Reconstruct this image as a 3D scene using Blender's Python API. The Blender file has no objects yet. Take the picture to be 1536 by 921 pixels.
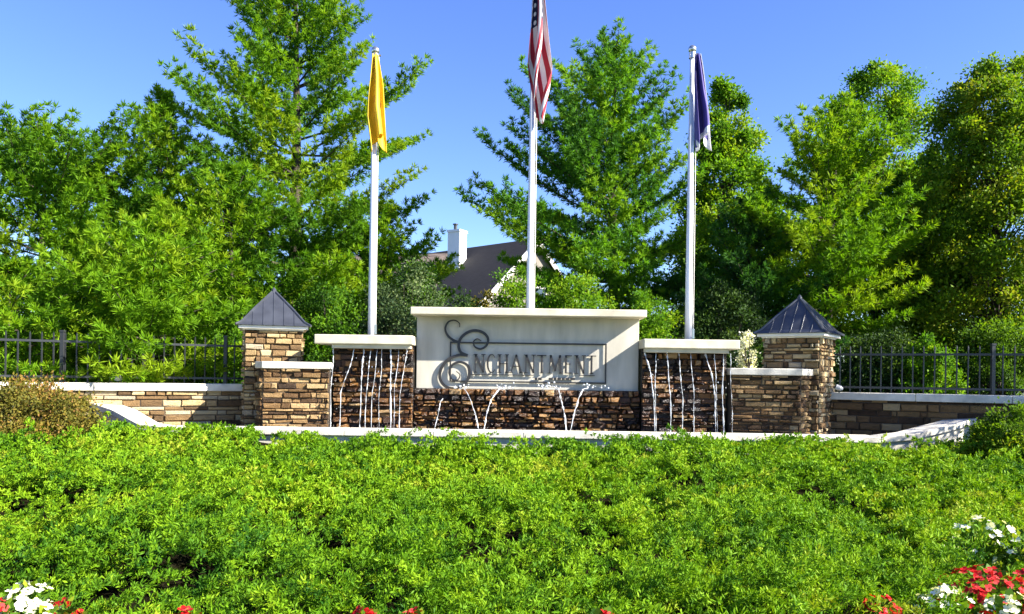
import bpy, math
import numpy as np
from mathutils import Vector

# ------------------------------------------------------------------ camera, sky, sun, exposure
scene = bpy.context.scene
COL = scene.collection
CAM_Z = 1.5
F = 1195.0            # focal length in photo pixels (28 mm)
ROLL = math.radians(0.8)
cam_data = bpy.data.cameras.new('camera')
cam_data.lens = 28.0
cam_data.sensor_width = 36.0
cam_data.shift_y = 104.5 / 1536.0
cam_data.clip_start = 0.05
cam_data.clip_end = 3000.0
cam = bpy.data.objects.new('camera', cam_data)
cam.location = (0, 0, CAM_Z)
cam.rotation_euler = (math.pi / 2, -ROLL, 0)
COL.objects.link(cam)
scene.camera = cam

SUN = Vector((7.4, -2.9, 5.2)).normalized()
world = bpy.data.worlds.new('World')
scene.world = world
world.use_nodes = True
wn = world.node_tree
bg = wn.nodes['Background']
sky = wn.nodes.new('ShaderNodeTexSky')
sky.sky_type = 'NISHITA'
sky.sun_disc = False
sky.sun_elevation = math.asin(SUN.z)
sky.sun_rotation = math.atan2(SUN.x, SUN.y)
sky.air_density = 1.0
sky.dust_density = 0.1
sky.ozone_density = 5.0
hs = wn.nodes.new('ShaderNodeHueSaturation')
hs.inputs['Saturation'].default_value = 1.13
hs.inputs['Hue'].default_value = 0.519
wn.links.new(sky.outputs[0], hs.inputs['Color'])
wn.links.new(hs.outputs[0], bg.inputs['Color'])
bg.inputs['Strength'].default_value = 0.078

sl = bpy.data.lights.new('sun', 'SUN')
sl.energy = 5.0
sl.angle = math.radians(0.5)
sl.color = (1.0, 0.94, 0.84)
so = bpy.data.objects.new('sun', sl)
so.rotation_euler = (-SUN).to_track_quat('-Z', 'Y').to_euler()
so.location = (20, -4, 20)
COL.objects.link(so)

scene.view_settings.view_transform = 'Standard'
scene.view_settings.look = 'None'
scene.view_settings.gamma = 1.0
scene.view_settings.exposure = 1.97
scene.cycles.max_bounces = 8
scene.cycles.transparent_max_bounces = 8

RNG = np.random.default_rng(7)
PI = math.pi


def W(px, py, d):
    """A point of the photograph (1536 wide) at depth d metres."""
    dx, dy = px - 768.0, py - 565.0
    t = math.tan(ROLL)
    return ((dx + dy * t) * d / F, d, CAM_Z - (dy - dx * t) * d / F)


# ------------------------------------------------------------------ materials
def new_mat(name):
    m = bpy.data.materials.new(name)
    m.use_nodes = True
    nt = m.node_tree
    return m, nt, nt.nodes['Principled BSDF']


def N(nt, t, **kw):
    n = nt.nodes.new(t)
    for k, v in kw.items():
        setattr(n, k, v)
    return n


def ramp(nt, stops, interp='LINEAR'):
    r = N(nt, 'ShaderNodeValToRGB')
    r.color_ramp.interpolation = interp
    e = r.color_ramp.elements
    while len(e) > 1:
        e.remove(e[-1])
    e[0].position = stops[0][0]
    e[0].color = (*stops[0][1], 1)
    for p, c in stops[1:]:
        x = e.new(p)
        x.color = (*c, 1)
    return r


def plain(name, color, rough=0.6, metal=0.0, var=0.12, scale=6.0, bump=0.0, bscale=60.0, spec=0.4, stretch=(1, 1, 1)):
    m, nt, b = new_mat(name)
    tc = N(nt, 'ShaderNodeTexCoord')
    mp = N(nt, 'ShaderNodeMapping')
    mp.inputs['Scale'].default_value = stretch
    nt.links.new(tc.outputs['Object'], mp.inputs[0])
    no = N(nt, 'ShaderNodeTexNoise')
    no.inputs['Scale'].default_value = scale
    no.inputs['Detail'].default_value = 6
    nt.links.new(mp.outputs[0], no.inputs['Vector'])
    lo = tuple(c * (1 - var * 1.6) for c in color)
    hi = tuple(min(1, c * (1 + var)) for c in color)
    r = ramp(nt, [(0.3, lo), (0.7, hi)])
    nt.links.new(no.outputs['Fac'], r.inputs[0])
    nt.links.new(r.outputs[0], b.inputs['Base Color'])
    b.inputs['Roughness'].default_value = rough
    b.inputs['Metallic'].default_value = metal
    b.inputs['Specular IOR Level'].default_value = spec
    if bump:
        n2 = N(nt, 'ShaderNodeTexNoise')
        n2.inputs['Scale'].default_value = bscale
        n2.inputs['Detail'].default_value = 5
        nt.links.new(tc.outputs['Object'], n2.inputs['Vector'])
        bp = N(nt, 'ShaderNodeBump')
        bp.inputs['Strength'].default_value = bump
        bp.inputs['Distance'].default_value = 0.02
        nt.links.new(n2.outputs['Fac'], bp.inputs['Height'])
        nt.links.new(bp.outputs[0], b.inputs['Normal'])
    return m


def leafy(name, stops, trans=0.35, rough=0.6, spec=0.12):
    """Leaves: each leaf's own green comes from its 'tone'; light also passes through."""
    m, nt, b = new_mat(name)
    at = N(nt, 'ShaderNodeAttribute', attribute_name='tone')
    r = ramp(nt, stops)
    nt.links.new(at.outputs['Fac'], r.inputs[0])
    nt.links.new(r.outputs[0], b.inputs['Base Color'])
    b.inputs['Roughness'].default_value = rough
    b.inputs['Specular IOR Level'].default_value = spec
    tr = N(nt, 'ShaderNodeBsdfTranslucent')
    g = N(nt, 'ShaderNodeMix', data_type='RGBA', blend_type='MULTIPLY')
    g.inputs[0].default_value = 1.0
    nt.links.new(r.outputs[0], g.inputs[6])
    g.inputs[7].default_value = (1.25, 1.25, 0.5, 1)
    nt.links.new(g.outputs[2], tr.inputs['Color'])
    mx = N(nt, 'ShaderNodeMixShader')
    mx.inputs[0].default_value = trans
    nt.links.new(b.outputs[0], mx.inputs[1])
    nt.links.new(tr.outputs[0], mx.inputs[2])
    nt.links.new(mx.outputs[0], nt.nodes['Material Output'].inputs['Surface'])
    return m


def stone_mat(name, stops, rough=0.8, spec=0.3, mortar=(0.07, 0.055, 0.04)):
    m, nt, b = new_mat(name)
    at = N(nt, 'ShaderNodeAttribute', attribute_name='tone')
    tc = N(nt, 'ShaderNodeTexCoord')
    no = N(nt, 'ShaderNodeTexNoise')
    no.inputs['Scale'].default_value = 9.0
    no.inputs['Detail'].default_value = 8
    no.inputs['Roughness'].default_value = 0.65
    mp = N(nt, 'ShaderNodeMapping')
    mp.inputs['Scale'].default_value = (1, 1, 2.6)
    nt.links.new(tc.outputs['Object'], mp.inputs[0])
    nt.links.new(mp.outputs[0], no.inputs['Vector'])
    ad = N(nt, 'ShaderNodeMath', operation='MULTIPLY_ADD')
    nt.links.new(no.outputs['Fac'], ad.inputs[0])
    ad.inputs[1].default_value = 0.5
    su = N(nt, 'ShaderNodeMath', operation='SUBTRACT')
    nt.links.new(at.outputs['Fac'], su.inputs[0])
    su.inputs[1].default_value = 0.25
    nt.links.new(su.outputs[0], ad.inputs[2])
    r = ramp(nt, stops)
    nt.links.new(ad.outputs[0], r.inputs[0])
    # mortar where tone is below zero
    lt = N(nt, 'ShaderNodeMath', operation='LESS_THAN')
    nt.links.new(at.outputs['Fac'], lt.inputs[0])
    lt.inputs[1].default_value = -0.5
    mx = N(nt, 'ShaderNodeMix', data_type='RGBA')
    nt.links.new(lt.outputs[0], mx.inputs[0])
    nt.links.new(r.outputs[0], mx.inputs[6])
    mx.inputs[7].default_value = (*mortar, 1)
    nt.links.new(mx.outputs[2], b.inputs['Base Color'])
    b.inputs['Roughness'].default_value = rough
    b.inputs['Specular IOR Level'].default_value = spec
    n2 = N(nt, 'ShaderNodeTexNoise')
    n2.inputs['Scale'].default_value = 45
    n2.inputs['Detail'].default_value = 6
    nt.links.new(mp.outputs[0], n2.inputs['Vector'])
    bp = N(nt, 'ShaderNodeBump')
    bp.inputs['Strength'].default_value = 0.9
    bp.inputs['Distance'].default_value = 0.03
    nt.links.new(n2.outputs['Fac'], bp.inputs['Height'])
    nt.links.new(bp.outputs[0], b.inputs['Normal'])
    return m


M = {}
M['precast'] = plain('precast', (0.56, 0.51, 0.38), 0.8, var=0.16, scale=3.5, bump=0.25, bscale=90)
M['coping'] = plain('coping_stone', (0.58, 0.54, 0.45), 0.85, var=0.20, scale=4, bump=0.3, bscale=60)
M['panel'] = plain('sign_panel', (0.48, 0.45, 0.375), 0.85, var=0.13, scale=2.2, bump=0.3, bscale=110, stretch=(2.2, 1, .5))
M['bronze'] = plain('dark_bronze', (0.022, 0.02, 0.019), 0.45, metal=0.0, var=0.2, scale=12, spec=0.5)
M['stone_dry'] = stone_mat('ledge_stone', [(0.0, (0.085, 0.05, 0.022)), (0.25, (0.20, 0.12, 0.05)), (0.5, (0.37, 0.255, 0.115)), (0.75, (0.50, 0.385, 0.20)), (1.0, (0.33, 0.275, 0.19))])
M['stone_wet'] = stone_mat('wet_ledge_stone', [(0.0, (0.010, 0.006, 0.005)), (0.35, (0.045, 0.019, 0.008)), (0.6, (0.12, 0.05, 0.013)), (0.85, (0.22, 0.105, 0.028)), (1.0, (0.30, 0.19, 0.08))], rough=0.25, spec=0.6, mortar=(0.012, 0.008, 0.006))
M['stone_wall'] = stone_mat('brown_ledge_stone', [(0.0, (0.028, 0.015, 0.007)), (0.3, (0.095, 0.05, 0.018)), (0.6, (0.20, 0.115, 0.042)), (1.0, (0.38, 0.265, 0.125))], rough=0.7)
M['roof_metal'] = plain('pillar_roof_metal', (0.052, 0.057, 0.07), 0.38, metal=0.25, var=0.15, scale=5, spec=0.5)
M['trim'] = plain('white_trim', (0.74, 0.71, 0.64), 0.6, var=0.06)
M['pole'] = plain('white_pole', (0.70, 0.71, 0.72), 0.35, metal=0.15, var=0.05, scale=3, stretch=(8, 8, .5))
M['chrome'] = plain('finial_metal', (0.55, 0.55, 0.5), 0.25, metal=0.9, var=0.05)
M['iron'] = plain('black_iron', (0.026, 0.028, 0.03), 0.38, var=0.15, scale=20, spec=0.5)
M['soil'] = plain('mulch', (0.030, 0.021, 0.014), 0.95, var=0.5, scale=18, bump=1.0, bscale=40)
M['bark'] = plain('bark', (0.055, 0.042, 0.03), 0.9, var=0.4, scale=14, bump=1.0, bscale=30, stretch=(3, 3, .6))
M['under'] = plain('shaded_juniper_stems', (0.011, 0.010, 0.005), 1.0, var=0.5, scale=20, bump=1.0, bscale=50, spec=0.0)  # near-black: the shade between the plumes is put into this colour
M['shingle'] = plain('roof_shingle', (0.008, 0.0072, 0.0095), 0.9, var=0.3, scale=3, bump=0.4, bscale=12, stretch=(1, 1, 4))
M['shingle_tan'] = plain('tan_roof_shingle', (0.11, 0.085, 0.07), 0.85, var=0.3, scale=3, bump=0.4, bscale=12, stretch=(1, 1, 4))
M['siding'] = plain('white_siding', (0.72, 0.71, 0.68), 0.6, var=0.05, scale=2)
M['siding_tan'] = plain('tan_siding', (0.17, 0.15, 0.12), 0.7, var=0.08, scale=2)
M['glass'] = plain('window_glass', (0.03, 0.04, 0.05), 0.06, var=0.1, spec=0.8)

m, nt, b = new_mat('fountain_water')
b.inputs['Base Color'].default_value = (0.92, 0.95, 0.97, 1)
b.inputs['Roughness'].default_value = 0.22
b.inputs['Transmission Weight'].default_value = 0.65
b.inputs['IOR'].default_value = 1.33
M['water_fall'] = m

m, nt, b = new_mat('pool_water')
b.inputs['Base Color'].default_value = (0.05, 0.055, 0.05, 1)
b.inputs['Roughness'].default_value = 0.05
tc = N(nt, 'ShaderNodeTexCoord')
no = N(nt, 'ShaderNodeTexNoise')
no.inputs['Scale'].default_value = 14
nt.links.new(tc.outputs['Object'], no.inputs['Vector'])
bp = N(nt, 'ShaderNodeBump')
bp.inputs['Strength'].default_value = 0.5
bp.inputs['Distance'].default_value = 0.03
nt.links.new(no.outputs['Fac'], bp.inputs['Height'])
nt.links.new(bp.outputs[0], b.inputs['Normal'])
M['pool'] = m

m, nt, b = new_mat('lawn_ground')
tc = N(nt, 'ShaderNodeTexCoord')
n1 = N(nt, 'ShaderNodeTexNoise')
n1.inputs['Scale'].default_value = 0.6
n1.inputs['Detail'].default_value = 10
n1.inputs['Roughness'].default_value = 0.75
nt.links.new(tc.outputs['Object'], n1.inputs['Vector'])
r = ramp(nt, [(0.3, (0.018, 0.028, 0.008)), (0.5, (0.035, 0.06, 0.012)), (0.75, (0.07, 0.09, 0.025))])
nt.links.new(n1.outputs['Fac'], r.inputs[0])
nt.links.new(r.outputs[0], b.inputs['Base Color'])
b.inputs['Roughness'].default_value = 0.95
M['ground'] = m

M['pine'] = leafy('pine_needles', [(0.0, (0.022, 0.08, 0.010)), (0.45, (0.085, 0.20, 0.008)), (0.8, (0.16, 0.30, 0.009)), (1.0, (0.21, 0.31, 0.012))], 0.45)
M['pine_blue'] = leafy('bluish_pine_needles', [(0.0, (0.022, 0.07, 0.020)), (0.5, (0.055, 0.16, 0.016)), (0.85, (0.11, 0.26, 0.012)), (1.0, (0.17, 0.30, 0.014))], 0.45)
M['leaf'] = leafy('broad_leaves', [(0.0, (0.028, 0.08, 0.010)), (0.5, (0.08, 0.19, 0.009)), (0.85, (0.15, 0.28, 0.010)), (1.0, (0.22, 0.31, 0.014))], 0.45)
M['leaf_olive'] = leafy('olive_leaves', [(0.0, (0.03, 0.07, 0.010)), (0.5, (0.085, 0.17, 0.009)), (0.85, (0.16, 0.25, 0.010)), (1.0, (0.23, 0.25, 0.016))], 0.45)
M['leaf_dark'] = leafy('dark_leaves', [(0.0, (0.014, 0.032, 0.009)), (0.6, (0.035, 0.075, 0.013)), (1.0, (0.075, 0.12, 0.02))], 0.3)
M['leaf_pale'] = leafy('pale_leaves', [(0.0, (0.03, 0.06, 0.02)), (0.6, (0.085, 0.13, 0.045)), (1.0, (0.20, 0.24, 0.10))], 0.3)
M['leaf_gold'] = leafy('golden_leaves', [(0.0, (0.05, 0.05, 0.012)), (0.4, (0.13, 0.125, 0.018)), (0.75, (0.21, 0.15, 0.025)), (1.0, (0.27, 0.12, 0.05))], 0.3)
M['juniper'] = leafy('juniper_sprays', [(0.0, (0.022, 0.085, 0.006)), (0.4, (0.10, 0.22, 0.006)), (0.75, (0.19, 0.32, 0.008)), (1.0, (0.26, 0.31, 0.02))], 0.3)
M['petal_red'] = leafy('red_petals', [(0.0, (0.30, 0.006, 0.008)), (0.7, (0.52, 0.015, 0.018)), (1.0, (0.62, 0.09, 0.08))], 0.25)
M['petal_white'] = leafy('white_petals', [(0.0, (0.75, 0.76, 0.45)), (0.6, (0.82, 0.80, 0.62)), (1.0, (0.85, 0.84, 0.78))], 0.25)
M['bloom_leaf'] = leafy('bedding_leaves', [(0.0, (0.03, 0.08, 0.012)), (0.6, (0.09, 0.19, 0.015)), (1.0, (0.25, 0.30, 0.02))], 0.3)


# ------------------------------------------------------------------ mesh and object helpers
BASE = {}


def tag(o, label, cat, group=None, kind=None):
    if label:
        o['label'] = label
    if cat:
        o['category'] = cat
    if group:
        o['group'] = group
    if kind:
        o['kind'] = kind
    return o


def thing(name, label, cat, loc, group=None):
    o = bpy.data.objects.new(name, None)
    o.empty_display_size = 0.2
    o.location = loc
    COL.objects.link(o)
    BASE[o.name] = np.array(loc, float)
    return tag(o, label, cat, group)


def mesh_obj(name, verts, faces, mat, parent=None, tone=None, smooth=False, origin=None, uv=None):
    verts = np.asarray(verts, float)
    if parent is not None:
        base = BASE[parent.name]
    else:
        base = np.array(origin if origin is not None else (0, 0, 0), float)
    v = verts - base
    me = bpy.data.meshes.new(name)
    if isinstance(faces, np.ndarray):
        k = faces.shape[1]
        nf = len(faces)
        me.vertices.add(len(v))
        me.vertices.foreach_set('co', v.astype(np.float32).ravel())
        me.loops.add(nf * k)
        me.loops.foreach_set('vertex_index', faces.astype(np.int32).ravel())
        me.polygons.add(nf)
        me.polygons.foreach_set('loop_start', np.arange(0, nf * k, k, dtype=np.int32))
        me.update(calc_edges=True)
    else:
        me.from_pydata([tuple(p) for p in v], [], faces)
        me.update()
    if tone is not None:
        a = me.attributes.new('tone', 'FLOAT', 'POINT')
        a.data.foreach_set('value', np.asarray(tone, np.float32))
    if uv is not None:
        ul = me.uv_layers.new(name='UVMap')
        li = np.zeros(len(me.loops), np.int32)
        me.loops.foreach_get('vertex_index', li)
        ul.data.foreach_set('uv', np.asarray(uv, np.float32)[li].ravel())
    if smooth:
        me.polygons.foreach_set('use_smooth', np.ones(len(me.polygons), bool))
    me.materials.append(mat)
    o = bpy.data.objects.new(name, me)
    COL.objects.link(o)
    if parent is not None:
        o.parent = parent
        BASE[o.name] = base          # local origin stays at the thing's base
    else:
        o.location = base
        BASE[o.name] = base
    return o


class MB:
    def __init__(self):
        self.v, self.f, self.t = [], [], []

    def add(self, vs, fs, tone=0.5):
        k = len(self.v)
        self.v += [tuple(p) for p in vs]
        self.f += [tuple(i + k for i in f) for f in fs]
        self.t += [tone] * len(vs)

    def box(self, x0, x1, y0, y1, z0, z1, tone=0.5):
        vs = [(x, y, z) for z in (z0, z1) for y in (y0, y1) for x in (x0, x1)]
        self.add(vs, [(0, 2, 3, 1), (4, 5, 7, 6), (0, 1, 5, 4), (2, 6, 7, 3), (0, 4, 6, 2), (1, 3, 7, 5)], tone)

    def hexa(self, bottom, top, tone=0.5):
        """bottom and top: the same number of points going round counter-clockwise."""
        n = len(bottom)
        fs = [tuple(range(n))[::-1], tuple(range(n, 2 * n))]
        fs += [(i, (i + 1) % n, n + (i + 1) % n, n + i) for i in range(n)]
        self.add(list(bottom) + list(top), fs, tone)

    def tube(self, pts, rad, n=8, tone=0.5):
        pts = [Vector(p) for p in pts]
        k = len(self.v)
        rings = []
        for i, p in enumerate(pts):
            d = (pts[min(i + 1, len(pts) - 1)] - pts[max(i - 1, 0)])
            if d.length < 1e-9:
                d = Vector((0, 0, 1))
            d.normalize()
            a = d.cross(Vector((0, 1, 0))) if abs(d.y) < 0.9 else d.cross(Vector((1, 0, 0)))
            a.normalize()
            b = d.cross(a)
            r = rad[i] if hasattr(rad, '__len__') else rad
            rings.append([p + (a * math.cos(2 * PI * j / n) + b * math.sin(2 * PI * j / n)) * r for j in range(n)])
        vs = [q for rg in rings for q in rg]
        fs = []
        for i in range(len(pts) - 1):
            for j in range(n):
                fs.append((i * n + j, i * n + (j + 1) % n, (i + 1) * n + (j + 1) % n, (i + 1) * n + j))
        fs.append(tuple(range(n))[::-1])
        fs.append(tuple(range((len(pts) - 1) * n, len(pts) * n)))
        self.add(vs, fs, tone)

    def sphere(self, c, r, nu=12, nv=8, sz=1.0, tone=0.5):
        vs = [(c[0], c[1], c[2] + r * sz)]
        for i in range(1, nv):
            th = PI * i / nv
            for j in range(nu):
                ph = 2 * PI * j / nu
                vs.append((c[0] + r * math.sin(th) * math.cos(ph), c[1] + r * math.sin(th) * math.sin(ph), c[2] + r * sz * math.cos(th)))
        vs.append((c[0], c[1], c[2] - r * sz))
        fs = [(0, 1 + j, 1 + (j + 1) % nu) for j in range(nu)]
        for i in range(nv - 2):
            for j in range(nu):
                a, b2 = 1 + i * nu + j, 1 + i * nu + (j + 1) % nu
                fs.append((a, a + nu, b2 + nu, b2))
        L = len(vs) - 1
        o = 1 + (nv - 2) * nu
        fs += [(L, o + (j + 1) % nu, o + j) for j in range(nu)]
        self.add(vs, fs, tone)

    def build(self, name, mat, parent=None, smooth=False, origin=None, bevel=0.0):
        o = mesh_obj(name, self.v, self.f, mat, parent, self.t, smooth, origin)
        if bevel:
            b = o.modifiers.new('bevel', 'BEVEL')
            b.width = bevel
            b.segments = 2
            b.limit_method = 'ANGLE'
        return o


def hash2(ix, iy, seed):
    n = (ix.astype(np.int64) * 374761393 + iy.astype(np.int64) * 668265263 + seed * 69069) & 0x7fffffff
    n = ((n ^ (n >> 13)) * 1274126177) & 0x7fffffff
    n = n ^ (n >> 16)
    return (n & 0xffff) / 65535.0


def vnoise(x, y, seed=0):
    x, y = np.asarray(x, float), np.asarray(y, float)
    ix, iy = np.floor(x), np.floor(y)
    fx, fy = x - ix, y - iy
    fx, fy = fx * fx * (3 - 2 * fx), fy * fy * (3 - 2 * fy)
    a, b2 = hash2(ix, iy, seed), hash2(ix + 1, iy, seed)
    c, d = hash2(ix, iy + 1, seed), hash2(ix + 1, iy + 1, seed)
    return (a * (1 - fx) + b2 * fx) * (1 - fy) + (c * (1 - fx) + d * fx) * fy


def norm(a):
    return a / np.maximum(np.linalg.norm(a, axis=-1, keepdims=True), 1e-9)


def blades(pos, dirs, length, width, tone, rng, mid=0.5, side=None, fold=0.0):
    """Kite-shaped leaves, one quad each."""
    n = len(pos)
    if side is None:
        side = norm(np.cross(dirs, rng.normal(size=(n, 3))))
    L, w = np.asarray(length)[:, None], np.asarray(width)[:, None]
    m = pos + dirs * L * mid
    if fold:
        m = m + np.cross(dirs, side) * L * fold
    v = np.empty((n, 4, 3))
    v[:, 0] = pos
    v[:, 1] = m + side * w * 0.5
    v[:, 2] = pos + dirs * L
    v[:, 3] = m - side * w * 0.5
    return v.reshape(-1, 3), np.arange(n * 4).reshape(-1, 4), np.repeat(tone, 4)


# ------------------------------------------------------------------ the ground
def ground_z(x, y):
    x, y = np.asarray(x, float), np.asarray(y, float)
    z = np.interp(y, [-200, 2.0, 3.4, 12.0, 13.75, 14.1, 60, 3000], [-.1, -.05, -.03, 0.12, 0.42, 1.22, 1.0, -6.0])
    return z


xs = np.unique(np.concatenate([np.linspace(-12, 12, 25), np.linspace(-60, 60, 21), np.array([-2500, -900, -300, 300, 900, 2500])]))
ys = np.unique(np.concatenate([np.linspace(-6, 16, 45), np.linspace(16, 60, 10), np.array([13.75, 14.1, -200, 120, 300, 900, 2600])]))
gx, gy = np.meshgrid(xs, ys)
gv = np.stack([gx.ravel(), gy.ravel(), ground_z(gx, gy).ravel()], 1)
nx = len(xs)
gf = [(j * nx + i, j * nx + i + 1, (j + 1) * nx + i + 1, (j + 1) * nx + i) for j in range(len(ys) - 1) for i in range(nx - 1)]
o = mesh_obj('ground', gv, gf, M['ground'])
tag(o, 'ground of grass and mulch under the planting', None, kind='structure')


# ------------------------------------------------------------------ stone walls
def ledge(mb, p0, p1, z0, z1, rng, rows=(0.05, 0.13), lens=(0.14, 0.48), thick=0.25, proud=0.03, rough=0.006, tone=(0.0, 1.0)):
    """A stacked-stone face along p0 -> p1 (its front on the right-hand side when walking), with a core behind."""
    a, b2 = np.array(p0, float), np.array(p1, float)
    L = np.linalg.norm(b2 - a)
    u = (b2 - a) / L
    n = np.array([u[1], -u[0]])
    P = lambda s, q, z: (a[0] + u[0] * s + n[0] * q, a[1] + u[1] * s + n[1] * q, z)
    mb.hexa([P(0, 0, z0), P(L, 0, z0), P(L, -thick, z0), P(0, -thick, z0)], [P(0, 0, z1), P(L, 0, z1), P(L, -thick, z1), P(0, -thick, z1)], -1.0)
    z = z0
    while z < z1 - 0.02:
        h = min(rng.uniform(*rows), z1 - z)
        if z1 - (z + h) < rows[0] * 0.6:
            h = z1 - z
        s = -rng.uniform(0, lens[0])
        while s < L - 0.005:
            l = rng.uniform(*lens)
            if rng.random() < 0.25:
                l *= 0.5
            s0, s1 = max(s, 0), min(s + l, L)
            s += l
            if s1 - s0 < 0.03:
                continue
            q = rng.uniform(0.006, proud)
            g = 0.005
            c = min(0.012, h * 0.2)
            j = lambda: rng.uniform(-rough, rough)
            back = [P(s0 + g, 0.0, z + g), P(s1 - g, 0.0, z + g), P(s1 - g, 0.0, z + h - g), P(s0 + g, 0.0, z + h - g)]
            frn = [P(s0 + g + c + j(), q + j(), z + g + c), P(s1 - g - c + j(), q + j(), z + g + c + j()), P(s1 - g - c + j(), q + j(), z + h - g - c + j()), P(s0 + g + c + j(), q + j(), z + h - g - c)]
            mb.add(back + frn, [(4, 5, 6, 7), (0, 1, 5, 4), (1, 2, 6, 5), (2, 3, 7, 6), (3, 0, 4, 7)], rng.uniform(*tone))
        z += h


rs = np.random.default_rng(11)
SX0, SX1, SY = -1.60, 2.11, 13.30        # the sign panel
Z_COPE, Z_POOL = 0.67, 0.56

# ---- the sign
sign = thing('monument_sign', 'pale stone monument sign with dark swash lettering and frame on its face', 'sign', (0.26, 13.6, 0.45))
mb = MB(); mb.box(SX0, SX1, SY, SY + 0.62, 1.285, 2.493)
mb.build('panel', M['panel'], sign, bevel=0.008)
mb = MB(); mb.box(SX0 - 0.058, SX1 + 0.058, SY - 0.42, SY + 0.70, 2.49, 2.61)
mb.build('cap', M['precast'], sign, bevel=0.012)
mb = MB()
ledge(mb, (SX0 - 0.02, SY - 0.06), (SX1 + 0.02, SY - 0.06), 0.45, 1.288, rs, rows=(0.04, 0.10), lens=(0.05, 0.22), thick=0.6, proud=0.12, rough=0.024)
mb.build('stone_base', M['stone_wet'], sign)

FY = SY - 0.028                              # letters stand off the face


def SP(zx, zy):
    """A point on the sign face, from the enlarged photograph."""
    x, _, z = W(600 + zx / 3.8375, 440 + zy / 3.8375, SY)
    return x, z


def slab(mb, poly, y0=FY - 0.016, y1=FY + 0.006):
    area = sum(poly[i][0] * poly[(i + 1) % len(poly)][1] - poly[(i + 1) % len(poly)][0] * poly[i][1] for i in range(len(poly)))
    if area < 0:
        poly = poly[::-1]
    n = len(poly)
    vs = [(x, y0, z) for x, z in poly] + [(x, y1, z) for x, z in poly]
    fs = [tuple(range(n)), tuple(range(n, 2 * n))[::-1]]
    fs += [(i, n + i, n + (i + 1) % n, (i + 1) % n) for i in range(n)]
    mb.add(vs, fs)


def catmull(pts, n=8):
    P = [np.array(p, float) for p in pts]
    P = [2 * P[0] - P[1]] + P + [2 * P[-1] - P[-2]]
    out = []
    for i in range(1, len(P) - 2):
        for k in range(n):
            t = k / n
            out.append(0.5 * ((2 * P[i]) + (P[i + 1] - P[i - 1]) * t + (2 * P[i - 1] - 5 * P[i] + 4 * P[i + 1] - P[i + 2]) * t * t + (-P[i - 1] + 3 * P[i] - 3 * P[i + 1] + P[i + 2]) * t ** 3))
    out.append(P[-2])
    return np.array(out)


def swash(mb, pts, w0, w1, w2, yoff=0.0):
    c = catmull([SP(*p) for p in pts])
    n = len(c)
    t = np.gradient(c, axis=0)
    t /= np.linalg.norm(t, axis=1, keepdims=True)
    nn = np.stack([-t[:, 1], t[:, 0]], 1)
    w = np.interp(np.linspace(0, 1, n), [0, 0.5, 1], [w0, w1, w2])[:, None] / 2
    l, r = c + nn * w, c - nn * w
    y0, y1 = FY - 0.016 - yoff, FY + 0.006 - yoff
    vs = [(p[0], y0, p[1]) for p in l] + [(p[0], y0, p[1]) for p in r] + [(p[0], y1, p[1]) for p in l] + [(p[0], y1, p[1]) for p in r]
    fs = []
    for i in range(n - 1):
        fs += [(i, n + i, n + i + 1, i + 1), (2 * n + i, 2 * n + i + 1, 3 * n + i + 1, 3 * n + i), (i, i + 1, 2 * n + i + 1, 2 * n + i), (n + i, 3 * n + i, 3 * n + i + 1, n + i + 1)]
    mb.add(vs, fs)


mb = MB()
swash(mb, [(345, 195), (342, 172), (315, 156), (280, 165), (262, 200), (272, 238), (305, 268), (345, 285)], 0.012, 0.03, 0.045)
swash(mb, [(390, 358), (352, 340), (338, 302), (350, 260), (385, 228), (430, 214), (478, 226), (506, 258), (500, 298), (466, 320), (432, 308), (424, 280), (445, 262), (468, 275)], 0.045, 0.045, 0.012, 0.001)
swash(mb, [(390, 358), (340, 356), (280, 380), (240, 430), (230, 485), (258, 532), (312, 548), (368, 526), (398, 475), (392, 420), (350, 396), (305, 410), (284, 452), (300, 494), (332, 498), (346, 470), (324, 448)], 0.045, 0.05, 0.012, 0.002)
mb.build('swash_initial', M['bronze'], sign)


def bar(mb, ax, az, bx, bz, w):
    d = np.array([bx - ax, bz - az]); L = np.linalg.norm(d); n = np.array([-d[1], d[0]]) / L * w / 2
    slab(mb, [(ax + n[0], az + n[1]), (bx + n[0], bz + n[1]), (bx - n[0], bz - n[1]), (ax - n[0], az - n[1])])


GLYPH = {   # strokes in a unit box: x0, y0, x1, y1, weight (1 = thick)
    'N': [(.12, 0, .12, 1, .5), (.12, 1, .86, 0, 1), (.86, 0, .86, 1, .5)],
    'H': [(.14, 0, .14, 1, 1), (.86, 0, .86, 1, 1), (.14, .5, .86, .5, .5)],
    'A': [(.08, 0, .5, 1, .5), (.5, 1, .92, 0, 1), (.25, .36, .76, .36, .5)],
    'T': [(.5, 0, .5, 1, 1), (.02, .97, .98, .97, .5)],
    'M': [(.08, 0, .14, 1, .5), (.14, 1, .5, .12, 1), (.5, .12, .86, 1, .5), (.86, 1, .92, 0, 1)],
    'E': [(.18, 0, .18, 1, 1), (.18, .97, .9, .97, .5), (.18, .52, .72, .52, .5), (.18, .03, .95, .03, .5)],
}
SERIF = {'N': [(.12, 0), (.12, 1), (.86, 1)], 'H': [(.14, 0), (.14, 1), (.86, 0), (.86, 1)], 'A': [(.08, 0), (.92, 0)], 'T': [(.5, 0)], 'M': [(.08, 0), (.92, 0)], 'E': []}


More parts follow.
